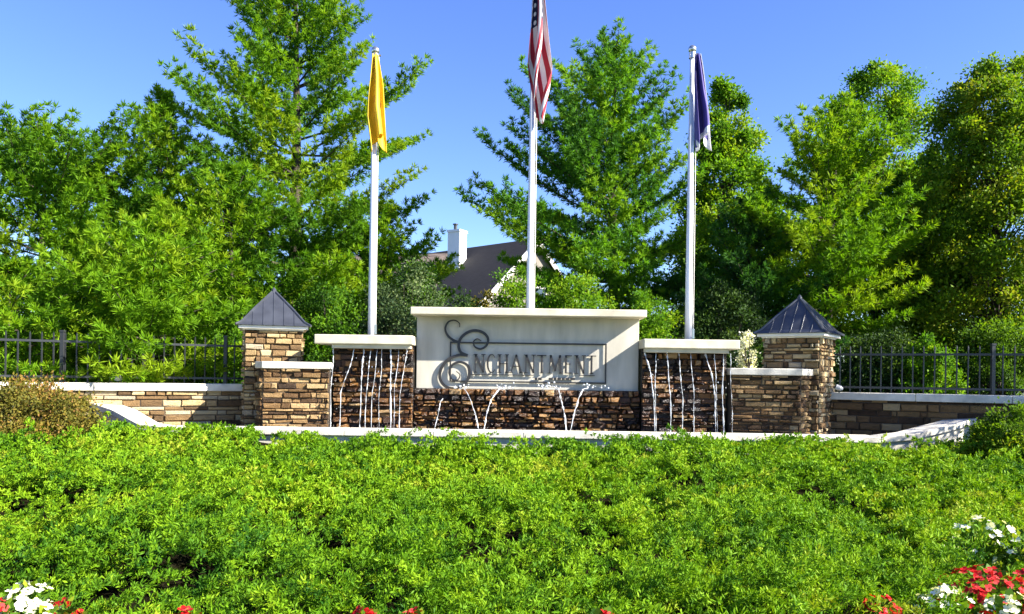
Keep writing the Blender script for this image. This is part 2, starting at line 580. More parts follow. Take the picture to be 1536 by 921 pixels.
def letter(ch, zx0, zx1, ztop, zbot):
    mb = MB()
    x0, z1 = SP(zx0, ztop)
    x1, z0 = SP(zx1, zbot)
    T = lambda x, y: (x0 + (x1 - x0) * x, z0 + (z1 - z0) * y)
    wt = 0.032
    if ch == 'C':
        pts = [(0.5 + 0.46 * math.cos(a), 0.5 + 0.5 * math.sin(a)) for a in np.linspace(0.7, 2 * PI - 0.7, 18)]
        for i in range(len(pts) - 1):
            (ax, az), (bx, bz) = T(*pts[i]), T(*pts[i + 1])
            k = abs((pts[i][0] + pts[i + 1][0]) / 2 - 0.5) * 2
            bar(mb, ax, az, bx, bz, 0.014 + 0.02 * k * (pts[i][0] < 0.5))
    else:
        for ax, ay, bx, by, w in GLYPH[ch]:
            bar(mb, *T(ax, ay), *T(bx, by), wt * (1 if w == 1 else 0.5))
        for sx, sy in SERIF[ch]:
            cx, cz = T(sx, 0.015 if sy == 0 else 0.985)
            bar(mb, cx - 0.034, cz, cx + 0.034, cz, 0.012)
    mb.build('letter', M['bronze'], sign)


for ch, a, b2 in [('N', 428, 488), ('C', 503, 553), ('H', 566, 622), ('A', 634, 702), ('N', 718, 776), ('T', 788, 842), ('M', 856, 930), ('E', 946, 992), ('N', 1008, 1064), ('T', 1074, 1128)]:
    letter(ch, a, b2, 350 + (a - 430) * 0.012, 456 + (a - 430) * 0.012)

# thin rectangle round the name, and the short rules below it
fr = MB()
x0, z1 = SP(288, 278); x1, z0 = SP(1186, 522)
z1 -= 0.0
y0, y1 = FY - 0.012, FY + 0.008
t = 0.026
fr.box(x0, x1, y0, y1, z1 - t, z1)
fr.box(x0, x1, y0, y1, z0, z0 + t)
fr.box(x0, x0 + t, y0 + .001, y1 - .001, z0 + t, z1 - t)
fr.box(x1 - t, x1, y0 + .001, y1 - .001, z0 + t, z1 - t)
fr.build('border_frame', M['bronze'], sign, bevel=0.003)
rule = MB()
for a, b2, zz in [(405, 770, 466), (1030, 1120, 472)]:
    xa, za = SP(a, zz); xb, zb_ = SP(b2, zz)
    rule = MB(); rule.box(xa, xb, y0, y1, za - 0.007, za + 0.005)
    rule.build('thin_rule', M['bronze'], sign)
rule = MB()                                  # the tiny second line, too small to read in the photograph
for a, b2 in [(775, 790), (794, 815), (855, 880), (884, 900), (904, 926), (930, 948), (952, 975), (979, 1005)]:
    xa, za = SP(a, 492); xb, _ = SP(b2, 492)
    rule = MB(); rule.box(xa, xb, y0 + .004, y1, za - 0.022, za + 0.018)
    rule.build('caption_mark', M['bronze'], sign)


# ---- spillways beside the sign
def spillway(x0, x1, cap0, cap1, label):
    t = thing('spillway', label, 'spillway', ((x0 + x1) / 2, 13.2, 0.45), 'stone spillways flanking the sign')
    mb = MB()
    ledge(mb, (x0, 13.10), (x1, 13.10), 0.45, 1.995, rs, rows=(0.04, 0.11), lens=(0.07, 0.28), thick=0.7, proud=0.10, rough=0.02)
    mb.build('stone_face', M['stone_wet'], t)
    mb = MB(); mb.box(cap0, cap1, 12.80, 13.80, 1.99, 2.14)
    mb.build('cap', M['precast'], t, bevel=0.014)
    mb = MB(); mb.box(x0 + .01, x1 - .02, 12.86, 13.03, 1.925, 1.993)
    mb.build('lip', M['precast'], t, bevel=0.008)


spillway(-2.93, SX0 - 0.025, -3.19, SX0 - 0.003, 'stone spillway with cream ledge between the small shingled pillar in sun and the sign')
spillway(SX1 + 0.025, 3.52, SX1 + 0.003, 3.66, 'stone spillway with cream ledge between the sign and the shaded dark-roofed pillar')


# ---- low side walls in front of the pillars
def side_wall(pts, label, mat):
    c = np.mean(pts, 0)
    t = thing('side_wall', label, 'wall', (c[0], c[1], 0.45), 'stone side walls of the fountain')
    mb = MB()
    for i in range(len(pts) - 1):
        ledge(mb, pts[i], pts[i + 1], 0.45, 1.585, rs, rows=(.035, .10), lens=(.08, .34), thick=0.12, proud=0.06, rough=.012)
    # solid middle
    back = [(pts[-1][0], pts[-1][1] + 0.55), (pts[0][0], pts[0][1] + 0.25)]
    inner = [(p[0], p[1] + 0.03) for p in pts]
    poly = inner + back
    mb.hexa([(x, y, 0.45) for x, y in poly], [(x, y, 1.584) for x, y in poly], -1.0)
    mb.build('stone_face', mat, t)
    out = [(p[0], p[1] - 0.06) for p in pts] + [(back[0][0] + .02, back[0][1]), (back[1][0] - .02, back[1][1])]
    out[0] = (out[0][0] - 0.02, out[0][1]); out[len(pts) - 1] = (out[len(pts) - 1][0] + 0.04, out[len(pts) - 1][1])
    mb = MB(); mb.hexa([(x, y, 1.58) for x, y in out], [(x, y, 1.69) for x, y in out])
    mb.build('cap', M['coping'], t, bevel=0.012)


side_wall([(-4.16, 13.0), (-3.98, 12.72), (-2.97, 12.95)], 'brown stone side wall in front of the sunlit pillar, pale cap stone', M['stone_wall'])
side_wall([(3.56, 12.95), (4.62, 12.72), (4.9, 13.1)], 'brown stone side wall in front of the shaded pillar, dappled with light', M['stone_wall'])


# ---- pillars with pyramid roofs
def pillar(cx, cy, yaw, label, w=0.90, ew=1.10):
    t = thing('stone_pillar', label, 'pillar', (cx, cy, 0.45), 'stone pillars with pyramid roofs')
    c, s = math.cos(yaw), math.sin(yaw)
    R = lambda x, y, z: (cx + x * c - y * s, cy + x * s + y * c, z)
    h = w / 2
    cor = [R(-h, -h, 0)[:2], R(h, -h, 0)[:2], R(h, h, 0)[:2], R(-h, h, 0)[:2]]
    mb = MB()
    for i in range(4):
        ledge(mb, cor[i], cor[(i + 1) % 4], 0.45, 2.215, rs, rows=(0.045, 0.12), lens=(0.09, 0.34), thick=0.2, proud=0.055, rough=.012)
    mb.build('shaft', M['stone_dry'], t)
    e = ew / 2
    sq = lambda r, z: [R(-r, -r, z), R(r, -r, z), R(r, r, z), R(-r, r, z)]
    mb = MB(); mb.hexa(sq(e - .06, 2.21), sq(e - .06, 2.235)); mb.hexa(sq(e, 2.233), sq(e, 2.285))
    mb.build('eave_trim', M['trim'], t, bevel=0.006)
    # roof: slightly flared pyramid with standing seams
    prof = [(e + .045, 2.287), (e - .05, 2.345), (e * .54, 2.59), (0.03, 2.885)]
    mb = MB()
    rings = [sq(r, z) for r, z in prof]
    for a, b3 in zip(rings[:-1], rings[1:]):
        mb.add(a + b3, [(i, (i + 1) % 4, 4 + (i + 1) % 4, 4 + i) for i in range(4)])
    mb.add(rings[0], [(3, 2, 1, 0)]); mb.add(rings[-1], [(0, 1, 2, 3)])
    rf = mb.build('roof', M['roof_metal'], t)
    mb = MB()
    for k in range(4):                      # hips
        mb.tube([Vector(r[k]) + Vector((0, 0, .004)) for r in rings], 0.02, 6)
    for k in range(4):                      # seams on each face
        for u in (-.6, -.3, 0.0, .3, .6):
            pts = []
            for r, z in prof:
                if abs(u * e) < r * 0.97:
                    a = yaw + k * PI / 2
                    x, y = u * e, -r
                    pts.append((cx + x * math.cos(a) - y * math.sin(a), cy + x * math.sin(a) + y * math.cos(a), z + .002))
            if len(pts) > 1:
                # run the seam up to the hip
                (ra, za), (rb, zb2) = prof[len(pts) - 1], prof[min(len(pts), 3)]
                if rb < ra and abs(u) > 0:
                    q = (ra - abs(u * e)) / (ra - rb)
                    r, z = ra + (rb - ra) * min(q, 1), za + (zb2 - za) * min(q, 1)
                    pts.append((cx + u * e * math.cos(a) + r * math.sin(a), cy + u * e * math.sin(a) - r * math.cos(a), z))
                mb.tube(pts, 0.009, 5)
    mb.build('seam', M['roof_metal'], rf)
    mb = MB(); mb.tube([(cx, cy, 2.86), (cx, cy, 2.93), (cx, cy, 2.97)], [0.05, 0.04, 0.008], 8)
    mb.build('finial', M['roof_metal'], rf)


pillar(-4.09, 13.62, math.radians(17), 'sunlit tan stone pillar with dark pyramid roof near the yellow flag')
pillar(4.90, 13.62, math.radians(-35), 'shaded stone pillar with dark navy pyramid roof near the blue flag')


# ---- low retaining wings
def wing(p0, p1, label, mat):
    t = thing('retaining_wall', label, 'wall', ((p0[0] + p1[0]) / 2, (p0[1] + p1[1]) / 2, 0.45), 'low stone retaining walls')
    mb = MB(); ledge(mb, p0, p1, 0.40, 1.19, rs, rows=(0.05, 0.13), lens=(0.14, 0.5), thick=0.35, proud=0.045, rough=.010)
    mb.build('stone_face', mat, t)
    a, b2 = np.array(p0), np.array(p1)
    u = (b2 - a) / np.linalg.norm(b2 - a); n = np.array([u[1], -u[0]])
    q = [a + n * .07, b2 + n * .07, b2 - n * .42, a - n * .42]
    mb = MB()
    L = np.linalg.norm(b2 - a); k = max(1, int(L / 1.3))
    for i in range(k):
        s0, s1 = L * i / k + .003, L * (i + 1) / k - .003
        qq = [a + u * s0 + n * .07, a + u * s1 + n * .07, a + u * s1 - n * .42, a + u * s0 - n * .42]
        mb.hexa([(*p, 1.187) for p in qq], [(*p, 1.31) for p in qq])
    mb.build('cap', M['coping'], t, bevel=0.01)


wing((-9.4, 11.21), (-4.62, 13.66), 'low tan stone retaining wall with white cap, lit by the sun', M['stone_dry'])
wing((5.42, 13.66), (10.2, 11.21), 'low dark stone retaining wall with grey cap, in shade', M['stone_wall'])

# ---- pool: rim, floor and water
rim = thing('pool_rim', 'white stone coping along the front of the fountain pool', 'pool coping', (0.2, 12.1, 0.4))
path = [(-6.75, 12.72, 1.02), (-6.15, 12.38, 0.90), (-5.6, 12.08, 0.70), (-5.2, 12.0, Z_COPE), (5.55, 12.0, Z_COPE), (6.1, 12.1, 0.72), (6.9, 12.45, 0.86), (7.45, 12.75, 0.96)]
wid = 0.46
mbc, mbw = MB(), MB()
P = np.array(path)
tg = np.gradient(P[:, :2], axis=0); tg /= np.linalg.norm(tg, axis=1, keepdims=True)
nn = np.stack([tg[:, 1], -tg[:, 0]], 1)
for i in range(len(P) - 1):
    L = np.linalg.norm(P[i + 1] - P[i]); k = max(1, int(L / 1.2))
    for j in range(k):
        s0, s1 = j / k + .002 / L, (j + 1) / k - .002 / L
        qa, qb = P[i] + (P[i + 1] - P[i]) * s0, P[i] + (P[i + 1] - P[i]) * s1
        na, nb = nn[i] + (nn[i + 1] - nn[i]) * s0, nn[i] + (nn[i + 1] - nn[i]) * s1
        wq = wid if 2 < i < 4 else .34
        c4 = [(qa[:2] + na * .06, qa[2]), (qb[:2] + nb * .06, qb[2]), (qb[:2] - nb * wq, qb[2]), (qa[:2] - na * wq, qa[2])]
        mbc.hexa([(*p, z - .09) for p, z in c4], [(*p, z) for p, z in c4])
        c4 = [(qa[:2] + na * .0, qa[2]), (qb[:2] + nb * .0, qb[2]), (qb[:2] - nb * (wid - .08), qb[2]), (qa[:2] - na * (wid - .08), qa[2])]
        mbw.hexa([(*p, 0.30) for p, z in c4], [(*p, z - .087) for p, z in c4], 0.8)
mbc.build('coping', M['coping'], rim, bevel=0.01)
mbw.build('rim_wall', M['panel'], rim)
mb = MB(); mb.box(-6.9, 7.5, 12.15, 13.6, 0.40, Z_POOL)
tag(mb.build('pool_water', M['pool']), 'dark rippled water in the fountain pool', None, kind='structure')


# ---- falling water
def stream(pts, r, label, name='water_stream', group=None, seed=0):
    rg = np.random.default_rng(seed)
    pts = np.array(pts, float)
    n = 26
    t = np.linspace(0, 1, n)
    k = np.linspace(0, 1, len(pts))
    c = np.stack([np.interp(t, k, pts[:, i]) for i in range(3)], 1)
    c[1:-1, 0] += .006 * np.sin(np.linspace(0, 9, n - 2) + seed) + rg.normal(0, 0.0018, n - 2)
    c[1:-1, 1] += rg.normal(0, 0.002, n - 2)
    rad = .56 * r * (0.2 + 1.3 * rg.random(n) ** 1.3) * np.interp(t, [0, .15, 1], [1.3, 1.0, 0.9])
    mb = MB(); mb.tube(c, rad, 6)
    for _ in range(5):                     # drops thrown off
        i = rg.integers(2, n)
        p = c[i] + rg.normal(0, [0.03, 0.02, 0.02])
        mb.sphere(p, rg.uniform(0.003, 0.006), 6, 4, 2.2)
    for _ in range(10):                     # splash at the foot
        p = c[-1] + np.array([rg.normal(0, .04), rg.normal(0, .03), abs(rg.normal(0, .03))])
        mb.sphere(p, rg.uniform(0.004, 0.010), 6, 4)
    o = mb.build(name, M['water_fall'], None, smooth=True, origin=tuple(c[0]))
    tag(o, label, 'water stream', group)


ORD = ['first', 'second', 'third', 'fourth', 'fifth', 'sixth', 'seventh', 'eighth', 'ninth', 'tenth']


def wx(px, py, d=12.93):
    return W(px, py, d)[0]


left_streams = [(500, 499, 1.0), (531, 513, .9), (545, 543, 1.3), (556, 551, .8), (566, 560, .6), (573, 571, .6), (586, 588, 1.3), (598, 593, .6), (610, 601, .9)]
for i, (a, b2, k) in enumerate(left_streams):
    y1 = 12.75
    stream([(wx(a, 525), 12.94, 1.93), (wx(a * .7 + b2 * .3, 560), 12.88, 1.62), (wx(b2, 600), 12.8, 1.2), (wx(b2, 640), y1, Z_POOL)], 0.016 * k,
           ORD[i] + ' water stream from the sunlit pillar side falling off the spillway under the yellow flag', group='water streams off the spillways', seed=100 + i)
right_streams = [(967, 979, 1.2), (984, 981, .9), (1000, 1003, 1.3), (1018, 1021, 1.0), (1036, 1038, .8), (1058, 1070, 1.2), (1072, 1072, .6), (1086, 1081, 1.3), (1096, 1094, .6)]
for i, (a, b2, k) in enumerate(right_streams):
    stream([(wx(a, 530), 12.94, 1.93), (wx(a * .4 + b2 * .6, 565), 12.88, 1.62), (wx(b2, 600), 12.8, 1.2), (wx(b2, 640), 12.75, Z_POOL)], 0.016 * k,
           ORD[i] + ' water stream from the sign falling off the spillway under the blue flag', group='water streams off the spillways', seed=200 + i)
for i, (a, m_, b2, lab) in enumerate([(690, 705, 719, 'arcing water jet leaning right below the swash initial'), (757, 738, 724, 'arcing water jet leaning left, meeting its twin below the first letters'),
                                      (833, 842, 850, 'arcing water jet leaning right below the middle of the sign'), (882, 868, 855, 'arcing water jet leaning left below the last letters of the sign')]):
    A, B, C_ = W(a, 583, 13.1), W(m_, 598, 12.9), W(b2, 640, 12.6)
    stream([A, ((A[0] * .55 + B[0] * .45), 13.0, A[2] + .0), B, (C_[0] * .6 + B[0] * .4, 12.75, 0.9), (C_[0], 12.6, Z_POOL)], 0.021, lab, 'water_jet', 'water jets below the sign', 300 + i)
for i, (a, m_, b2, lab) in enumerate([(664, 660, 651, 'thin water jet falling beside the foot of the swash initial')]):
    A, B, C_ = W(a, 598, 13.0), W(m_, 605, 12.9), W(b2, 640, 12.7)
    stream([A, B, (C_[0], 12.7, Z_POOL)], 0.012, lab, 'water_jet', 'water jets below the sign', 310 + i)
mbf = MB()                                   # foam along the foot of the sign where the jets leave
rf_ = np.random.default_rng(5)
for px, n, s in [(692, 14, .03), (757, 16, .035), (823, 22, .04), (882, 12, .03), (905, 6, .03)]:
    x, _, z = W(px, 582, 13.13)
    for _ in range(n):
        mbf.sphere((x + rf_.normal(0, .1), 13.12 + rf_.normal(0, .02), z + abs(rf_.normal(0, s))), rf_.uniform(.008, .02), 6, 4)
o = mbf.build('splash_foam', M['water_fall'], None, smooth=True)
tag(o, 'white splashing foam along the foot of the sign panel', 'foam', kind='stuff')


# ------------------------------------------------------------------ fences
def fence(p0, p1, label, posts):
    t = thing('iron_fence', label, 'fence', (p0[0], p0[1], 1.2), 'black iron picket fences')
    a, b2 = np.array(p0), np.array(p1)
    L = np.linalg.norm(b2 - a); u = (b2 - a) / L
    n = np.array([u[1], -u[0]])
    for z in (1.40, 1.97):
        mb = MB()
        q = [a + n * .014, b2 + n * .014, b2 - n * .014, a - n * .014]
        mb.hexa([(*p, z - .018) for p in q], [(*p, z + .018) for p in q])
        mb.build('rail', M['iron'], t)
    k = int(L / 0.163)
    first = None
    for i in range(k):
        p = a + u * (i + .5) * 0.163
        if first is None:
            mb = MB()
            r = .0095
            sq = [(p[0] - r, p[1] - r), (p[0] + r, p[1] - r), (p[0] + r, p[1] + r), (p[0] - r, p[1] + r)]
            mb.hexa([(*s, 1.22) for s in sq], [(*s, 2.08) for s in sq])
            mb.hexa([(*s, 2.08) for s in sq], [(p[0] + (s[0] - p[0]) * .15, p[1] + (s[1] - p[1]) * .15, 2.12) for s in sq])
            first = mb.build('picket', M['iron'], t)
            fp = p
        else:
            c = first.copy()
            c.location = (p[0] - fp[0], p[1] - fp[1], 0)
            COL.objects.link(c)
    for s in posts:
        p = a + u * s
        mb = MB()
        mb.box(p[0] - .028, p[0] + .028, p[1] - .028, p[1] + .028, 1.2, 2.12)
        mb.box(p[0] - .036, p[0] + .036, p[1] - .036, p[1] + .036, 2.12, 2.15)
        mb.build('post', M['iron'], t)


fence((-10.2, 11.35), (-4.75, 14.12), 'black iron picket fence behind the white-capped low wall, half hidden by pine boughs', (0.9, 3.3, 5.8))
fence((5.55, 14.12), (11.0, 11.35), 'black iron picket fence above the shaded retaining wall', (0.05, 2.55, 5.0))


# small floodlights on the wall caps
def spot(x, y, z, label, yaw):
    t = thing('floodlight', label, 'floodlight', (x, y, z), 'small floodlights on the wall caps')
    mb = MB(); mb.tube([(x, y, z - .003), (x, y, z + .05)], .012, 8)
    mb.build('stem', M['iron'], t)
    mb = MB()
    d = Vector((math.cos(yaw), math.sin(yaw), .3)).normalized()
    c = Vector((x, y, z + .075))
    mb.tube([c - d * .06, c - d * .02, c + d * .05], [.02, .045, .052], 12)
    mb.build('housing', M['trim'], t)


spot(-6.42, 12.98, 1.31, 'small pale floodlight on the cap of the sunlit low wall', 0.3)
spot(5.55, 13.5, 1.31, 'small pale floodlight on the cap beside the shaded pillar', 2.6)


# ------------------------------------------------------------------ flagpoles and flags
def flagpole(px, pytop, d, label, r0=.068, r1=.042):
    x = W(px, 480, d)[0]
    ztop = W(px, pytop, d)[2]
    t = thing('flagpole', label, 'flagpole', (x, d, 1.15), 'white flagpoles behind the sign')
    mb = MB(); mb.tube([(x, d, 1.15), (x, d, 3.0), (x, d, ztop - .15)], [r0, r0 * .97, r1], 20)
    mb.build('pole', M['pole'], t, smooth=True)
    mb = MB(); mb.tube([(x, d, 1.18), (x, d, 1.24), (x, d, 1.30)], [r0 * 2.1, r0 * 1.7, r0 * 1.02], 20)
    mb.build('base_collar', M['pole'], t)
    mb = MB(); mb.tube([(x, d, ztop - .16), (x, d, ztop - .06)], [.062, .062], 14)
    mb.tube([(x - .02, d, ztop - .1), (x + .1, d, ztop - .08)], .02, 8)
    mb.build('truck', M['chrome'], t)
    mb = MB(); mb.sphere((x, d, ztop), .075)
    mb.build('finial_ball', M['chrome'], t, smooth=True)
    rope = MB()
    rope.tube([(x + r1 + .03, d - .03, ztop - .12), (x + r0 + .012, d - .03, 4.0), (x + r0 + .012, d - .03, 2.3)], .006, 6)
    rope.build('halyard', M['trim'], t)
    mb = MB(); mb.box(x + r0 - .01, x + r0 + .03, d - .045, d - .015, 2.22, 2.40)
    mb.build('cleat', M['chrome'], t, bevel=.004)
    return x, d, ztop


def flag(x, d, ztop, T, ph, label, mat, left, right, waves=1.6, skew=.12, twist=1.1):
    """A limp flag: the fly (u) falls down the pole, the hoist (v) is gathered in folds across."""
    nu, nv = 64, 72
    v, q = np.meshgrid(np.linspace(0, 1, nu), np.linspace(0, 1, nv))
    kn = [0, .3, .65, 1.0]
    xl, xr = np.interp(q, kn, left), np.interp(q, kn, right)
    a = 2 * PI * (waves * v + .16 * np.sin(4.1 * q + ph)) + ph + twist * q
    w = np.clip(v + .27 * np.sin(a) * np.minimum(1, 3 * v * (1.3 - v)), -.1, 1.1)
    X = x + xl + (xr - xl) * w
    Y = d - .21 + (.035 + .10 * np.sqrt(q)) * np.cos(a) + .012 * np.sin(11 * q + 4 * v)
    z = ztop - T * q * (.90 + .10 * np.sin(.5 * a + .6)) - .10 * T * skew * v * q - .04 * np.sin(2.2 * v + ph) * q
    u = np.clip(q + .06 * (v - .5), 0, 1)
    vs = np.stack([X.ravel(), Y.ravel(), z.ravel()], 1)
    fs = np.array([(j * nu + i, (j + 1) * nu + i, (j + 1) * nu + i + 1, j * nu + i + 1) for j in range(nv - 1) for i in range(nu - 1)])
    o = mesh_obj('flag', vs, fs, mat, None, smooth=True, origin=(x, d - .1, ztop), uv=np.stack([u.ravel(), v.ravel()], 1))
    so_ = o.modifiers.new('cloth', 'SOLIDIFY')
    so_.thickness = 0.004
    tag(o, label, 'flag')


def flag_mat(name, build):
    m, nt, b = new_mat(name)
    uv = N(nt, 'ShaderNodeUVMap'); uv.uv_map = 'UVMap'
    sp = N(nt, 'ShaderNodeSeparateXYZ')
    nt.links.new(uv.outputs[0], sp.inputs[0])
    U, V = sp.outputs[0], sp.outputs[1]

    def mth(op, a, b2=None, c=None):
        n = N(nt, 'ShaderNodeMath', operation=op)
        for i, q in enumerate((a, b2, c)):
            if q is None:
                continue
            if isinstance(q, (int, float)):
                n.inputs[i].default_value = q
            else:
                nt.links.new(q, n.inputs[i])
        return n.outputs[0]

    def mix(f, c0, c1):
        n = N(nt, 'ShaderNodeMix', data_type='RGBA')
        nt.links.new(f, n.inputs[0])
        for i, q in ((6, c0), (7, c1)):
            if isinstance(q, tuple):
                n.inputs[i].default_value = (*q, 1)
            else:
                nt.links.new(q, n.inputs[i])
        return n.outputs[2]
    col = build(U, V, mth, mix)
    nt.links.new(col, b.inputs['Base Color'])
    b.inputs['Roughness'].default_value = 0.6
    b.inputs['Sheen Weight'].default_value = 0.1
    tr = N(nt, 'ShaderNodeBsdfTranslucent')
    nt.links.new(col, tr.inputs['Color'])
    mx = N(nt, 'ShaderNodeMixShader'); mx.inputs[0].default_value = 0.3
    nt.links.new(b.outputs[0], mx.inputs[1]); nt.links.new(tr.outputs[0], mx.inputs[2])
    nt.links.new(mx.outputs[0], nt.nodes['Material Output'].inputs['Surface'])
    return m


def us(U, V, mth, mix):
    st = mth('MODULO', mth('FLOOR', mth('MULTIPLY', V, 13.0)), 2.0)
    stripes = mix(st, (0.42, 0.012, 0.03), (0.80, 0.78, 0.76))
    cu, cv = mth('MULTIPLY', U, 6.0 / .4), mth('MULTIPLY', V, 5.0 / .5385)
    du, dv = mth('SUBTRACT', mth('FRACT', cu), .5), mth('SUBTRACT', mth('FRACT', cv), .5)
    star = mth('LESS_THAN', mth('ADD', mth('MULTIPLY', du, du), mth('MULTIPLY', dv, dv)), .07)
    canton = mix(star, (0.012, 0.016, 0.07), (0.8, 0.8, 0.8))
    inc = mth('MULTIPLY', mth('LESS_THAN', U, .4), mth('LESS_THAN', V, .5385))
    return mix(inc, stripes, canton)


def yellow(U, V, mth, mix):
    du, dv = mth('MULTIPLY', mth('SUBTRACT', U, .55), 1.6), mth('SUBTRACT', V, .78)
    e = mth('LESS_THAN', mth('ADD', mth('MULTIPLY', du, du), mth('MULTIPLY', dv, dv)), .012)
    return mix(e, (0.82, 0.60, 0.02), (0.55, 0.22, 0.05))


def blue(U, V, mth, mix):
    e = mth('GREATER_THAN', U, .93)
    e2 = mth('GREATER_THAN', V, .95)
    return mix(mth('MAXIMUM', e, e2), (0.055, 0.035, 0.26), (0.80, 0.79, 0.80))


x, d, z = flagpole(557.5, 76, 14.25, 'white flagpole with the yellow flag, behind the spillway beside the sunlit pillar')
flag(x, d, z - .14, 1.72, 0.4, 'limp yellow flag hanging folded down its white pole', flag_mat('yellow_flag', yellow), (-.02, -.05, -.10, -.02), (.07, .15, .18, .22), 1.9, twist=1.6)
x, d, z = flagpole(794.5, -48, 14.35, 'tall white middle flagpole behind the sign, its top out of view')
flag(x, d, z - .16, 2.72, 2.6, 'limp striped American flag in red, white and navy on the middle pole', flag_mat('striped_flag', us), (-.0, -.04, -.10, -.0), (.12, .20, .29, .20), 1.7, twist=4.2)
x, d, z = flagpole(1033, 74, 14.25, 'white flagpole with the blue flag, behind the spillway beside the shaded pillar')
flag(x, d, z - .16, 1.70, 1.2, 'limp dark blue flag with white edge hanging down its white pole', flag_mat('blue_flag', blue), (.0, -.01, .01, .03), (.09, .17, .26, .31), 1.9, twist=1.2)


# ------------------------------------------------------------------ trees
def pine(label, px, d, pytop, rmax, prof, seed, mat, z0=1.0, t0=0.12, dz=0.40, nper=7, tone=(0.1, 0.9), tuft=0.16, up=0.5, lean=0.0, wid=0.023, nb=28, group='pine trees behind the fence', side=None):
    rg = np.random.default_rng(seed)
    X, _, ztop = W(px, pytop, d)
    xb = X + lean
    H = ztop - z0
    t = thing('pine_tree', label, 'tree', (xb, d, z0), group)
    wood = MB()
    n = 12
    axis = lambda q: np.array([xb + (X - xb) * q + .06 * math.sin(4 * q + seed), d + .05 * math.sin(3 * q + seed * 2), z0 + H * q])
    r0 = 0.028 * H ** 0.85
    wood.tube([axis(i / n) - (np.array([0, 0, .3]) if i == 0 else 0) for i in range(n + 1)], [r0 * (1 - .93 * i / n) + .006 for i in range(n + 1)], 10)
    TP, TD, TT = [], [], []
    z = t0
    pt, pr = zip(*prof)
    while z < 0.975:
        R = rmax * np.interp(z, pt, pr)
        k = max(3, int(round(nper + rg.integers(-1, 2))))
        a0 = rg.uniform(0, 2 * PI)
        wt = rg.uniform(-.12, .12)
        for i in range(k):
            az = a0 + 2 * PI * i / k + rg.normal(0, .18)
            L = R * rg.uniform(.62, 1.15)
            if side is not None:
                L *= side(az, z)
            if L < .15:
                continue
            el = math.radians(4 + 58 * z ** 1.7) * up * 2 * .8 + rg.normal(0, .1)
            h = np.array([math.cos(az), math.sin(az), 0])
            base = axis(min(1, z + rg.normal(0, .006)))
            q = lambda s: base + h * (L * s * math.cos(el)) + np.array([0, 0, L * (s * math.sin(el) + .20 * s * s - .10 * s)])
            wood.tube([q(s) for s in (0, .35, .7, 1)], [r0 * .22 * (1 - z) + .012, .5 * (r0 * .22 * (1 - z)) + .01, .009, .004], 5)
            bt = rg.uniform(*tone) + wt
            ns = max(3, int(L * 4.8))
            for s in np.linspace(.22, 1, ns):
                p = q(s)
                tv = norm(q(min(s + .05, 1.05)) - q(s - .05))
                for sg in (-1, 1):
                    if rg.random() < .1:
                        continue
                    an = sg * rg.uniform(.6, 1.1)
                    ca, sa = math.cos(an), math.sin(an)
                    dv = np.array([tv[0] * ca - tv[1] * sa, tv[0] * sa + tv[1] * ca, tv[2] + rg.uniform(-.05, .35)])
                    dv = norm(dv)
                    l = (.16 + .34 * (1 - s)) * min(L, 2.2) * rg.uniform(.6, 1.1) + .06
                    m_ = max(1, int(l / .14))
                    for w in range(m_):
                        f = (w + 1) / m_
                        TP.append(p + dv * l * f + rg.normal(0, .02, 3)); TD.append(dv + np.array([0, 0, .25 * f])); TT.append(bt + rg.normal(0, .09) + .12 * f)
                TP.append(p); TD.append(tv + np.array([0, 0, .3])); TT.append(bt + rg.normal(0, .08))
        z += dz / H * rg.uniform(.8, 1.2)
    for s in np.linspace(.86, 1, 9):
        TP.append(axis(s)); TD.append(np.array([0, 0, 1.2])); TT.append(.6)
    TP, TD, TT = np.array(TP), norm(np.array(TD)), np.array(TT)
    m_ = len(TP)
    pos = np.repeat(TP, nb, 0)
    dr = norm(np.repeat(TD, nb, 0) * .75 + rg.normal(0, .55, (m_ * nb, 3)))
    v, f, tn = blades(pos, dr, tuft * rg.uniform(.6, 1.15, m_ * nb), wid * rg.uniform(.7, 1.2, m_ * nb), np.clip(np.repeat(TT, nb) + rg.normal(0, .05, m_ * nb), 0, 1), rg, .55)
    mesh_obj('crown', v, f, mat, t, tn)
    wood.build('trunk', M['bark'], t, smooth=True)
    return t


def clump_crown(rg, centre_fn, nclump, nleaf, size, leaf, tone, upbias=.4):
    C_, R_ = [], []
    for _ in range(nclump):
        c, r = centre_fn()
        C_.append(c); R_.append(r)
    C_, R_ = np.array(C_), np.array(R_)
    ct = rg.uniform(*tone, len(C_))
    g = rg.normal(size=(len(C_), nleaf, 3))
    rr = rg.random((len(C_), nleaf, 1))
    g = norm(g) * np.where(rg.random(rr.shape) < .3, 1.0 + .8 * rr ** 2, rr ** .6)     # most leaves in the clump, some straggling out
    pos = (C_[:, None] + g * R_[:, None, None] * np.array([1, 1, .8])).reshape(-1, 3)
    dr = norm(norm(g).reshape(-1, 3) * .7 + rg.normal(0, .6, (len(pos), 3)) + np.array([0, 0, upbias * .5]))
    nm = norm(rg.normal(0, .6, (len(pos), 3)) + np.array([0.3, -.15, .45]))
    side = norm(np.cross(dr, nm))
    tn = np.clip(np.repeat(ct, nleaf) + rg.normal(0, .12, len(pos)), 0, 1)
    L = leaf * rg.uniform(.6, 1.25, len(pos))
    return (C_, R_) + blades(pos, dr, L, L * .62, tn, rg, .45, side, .08)


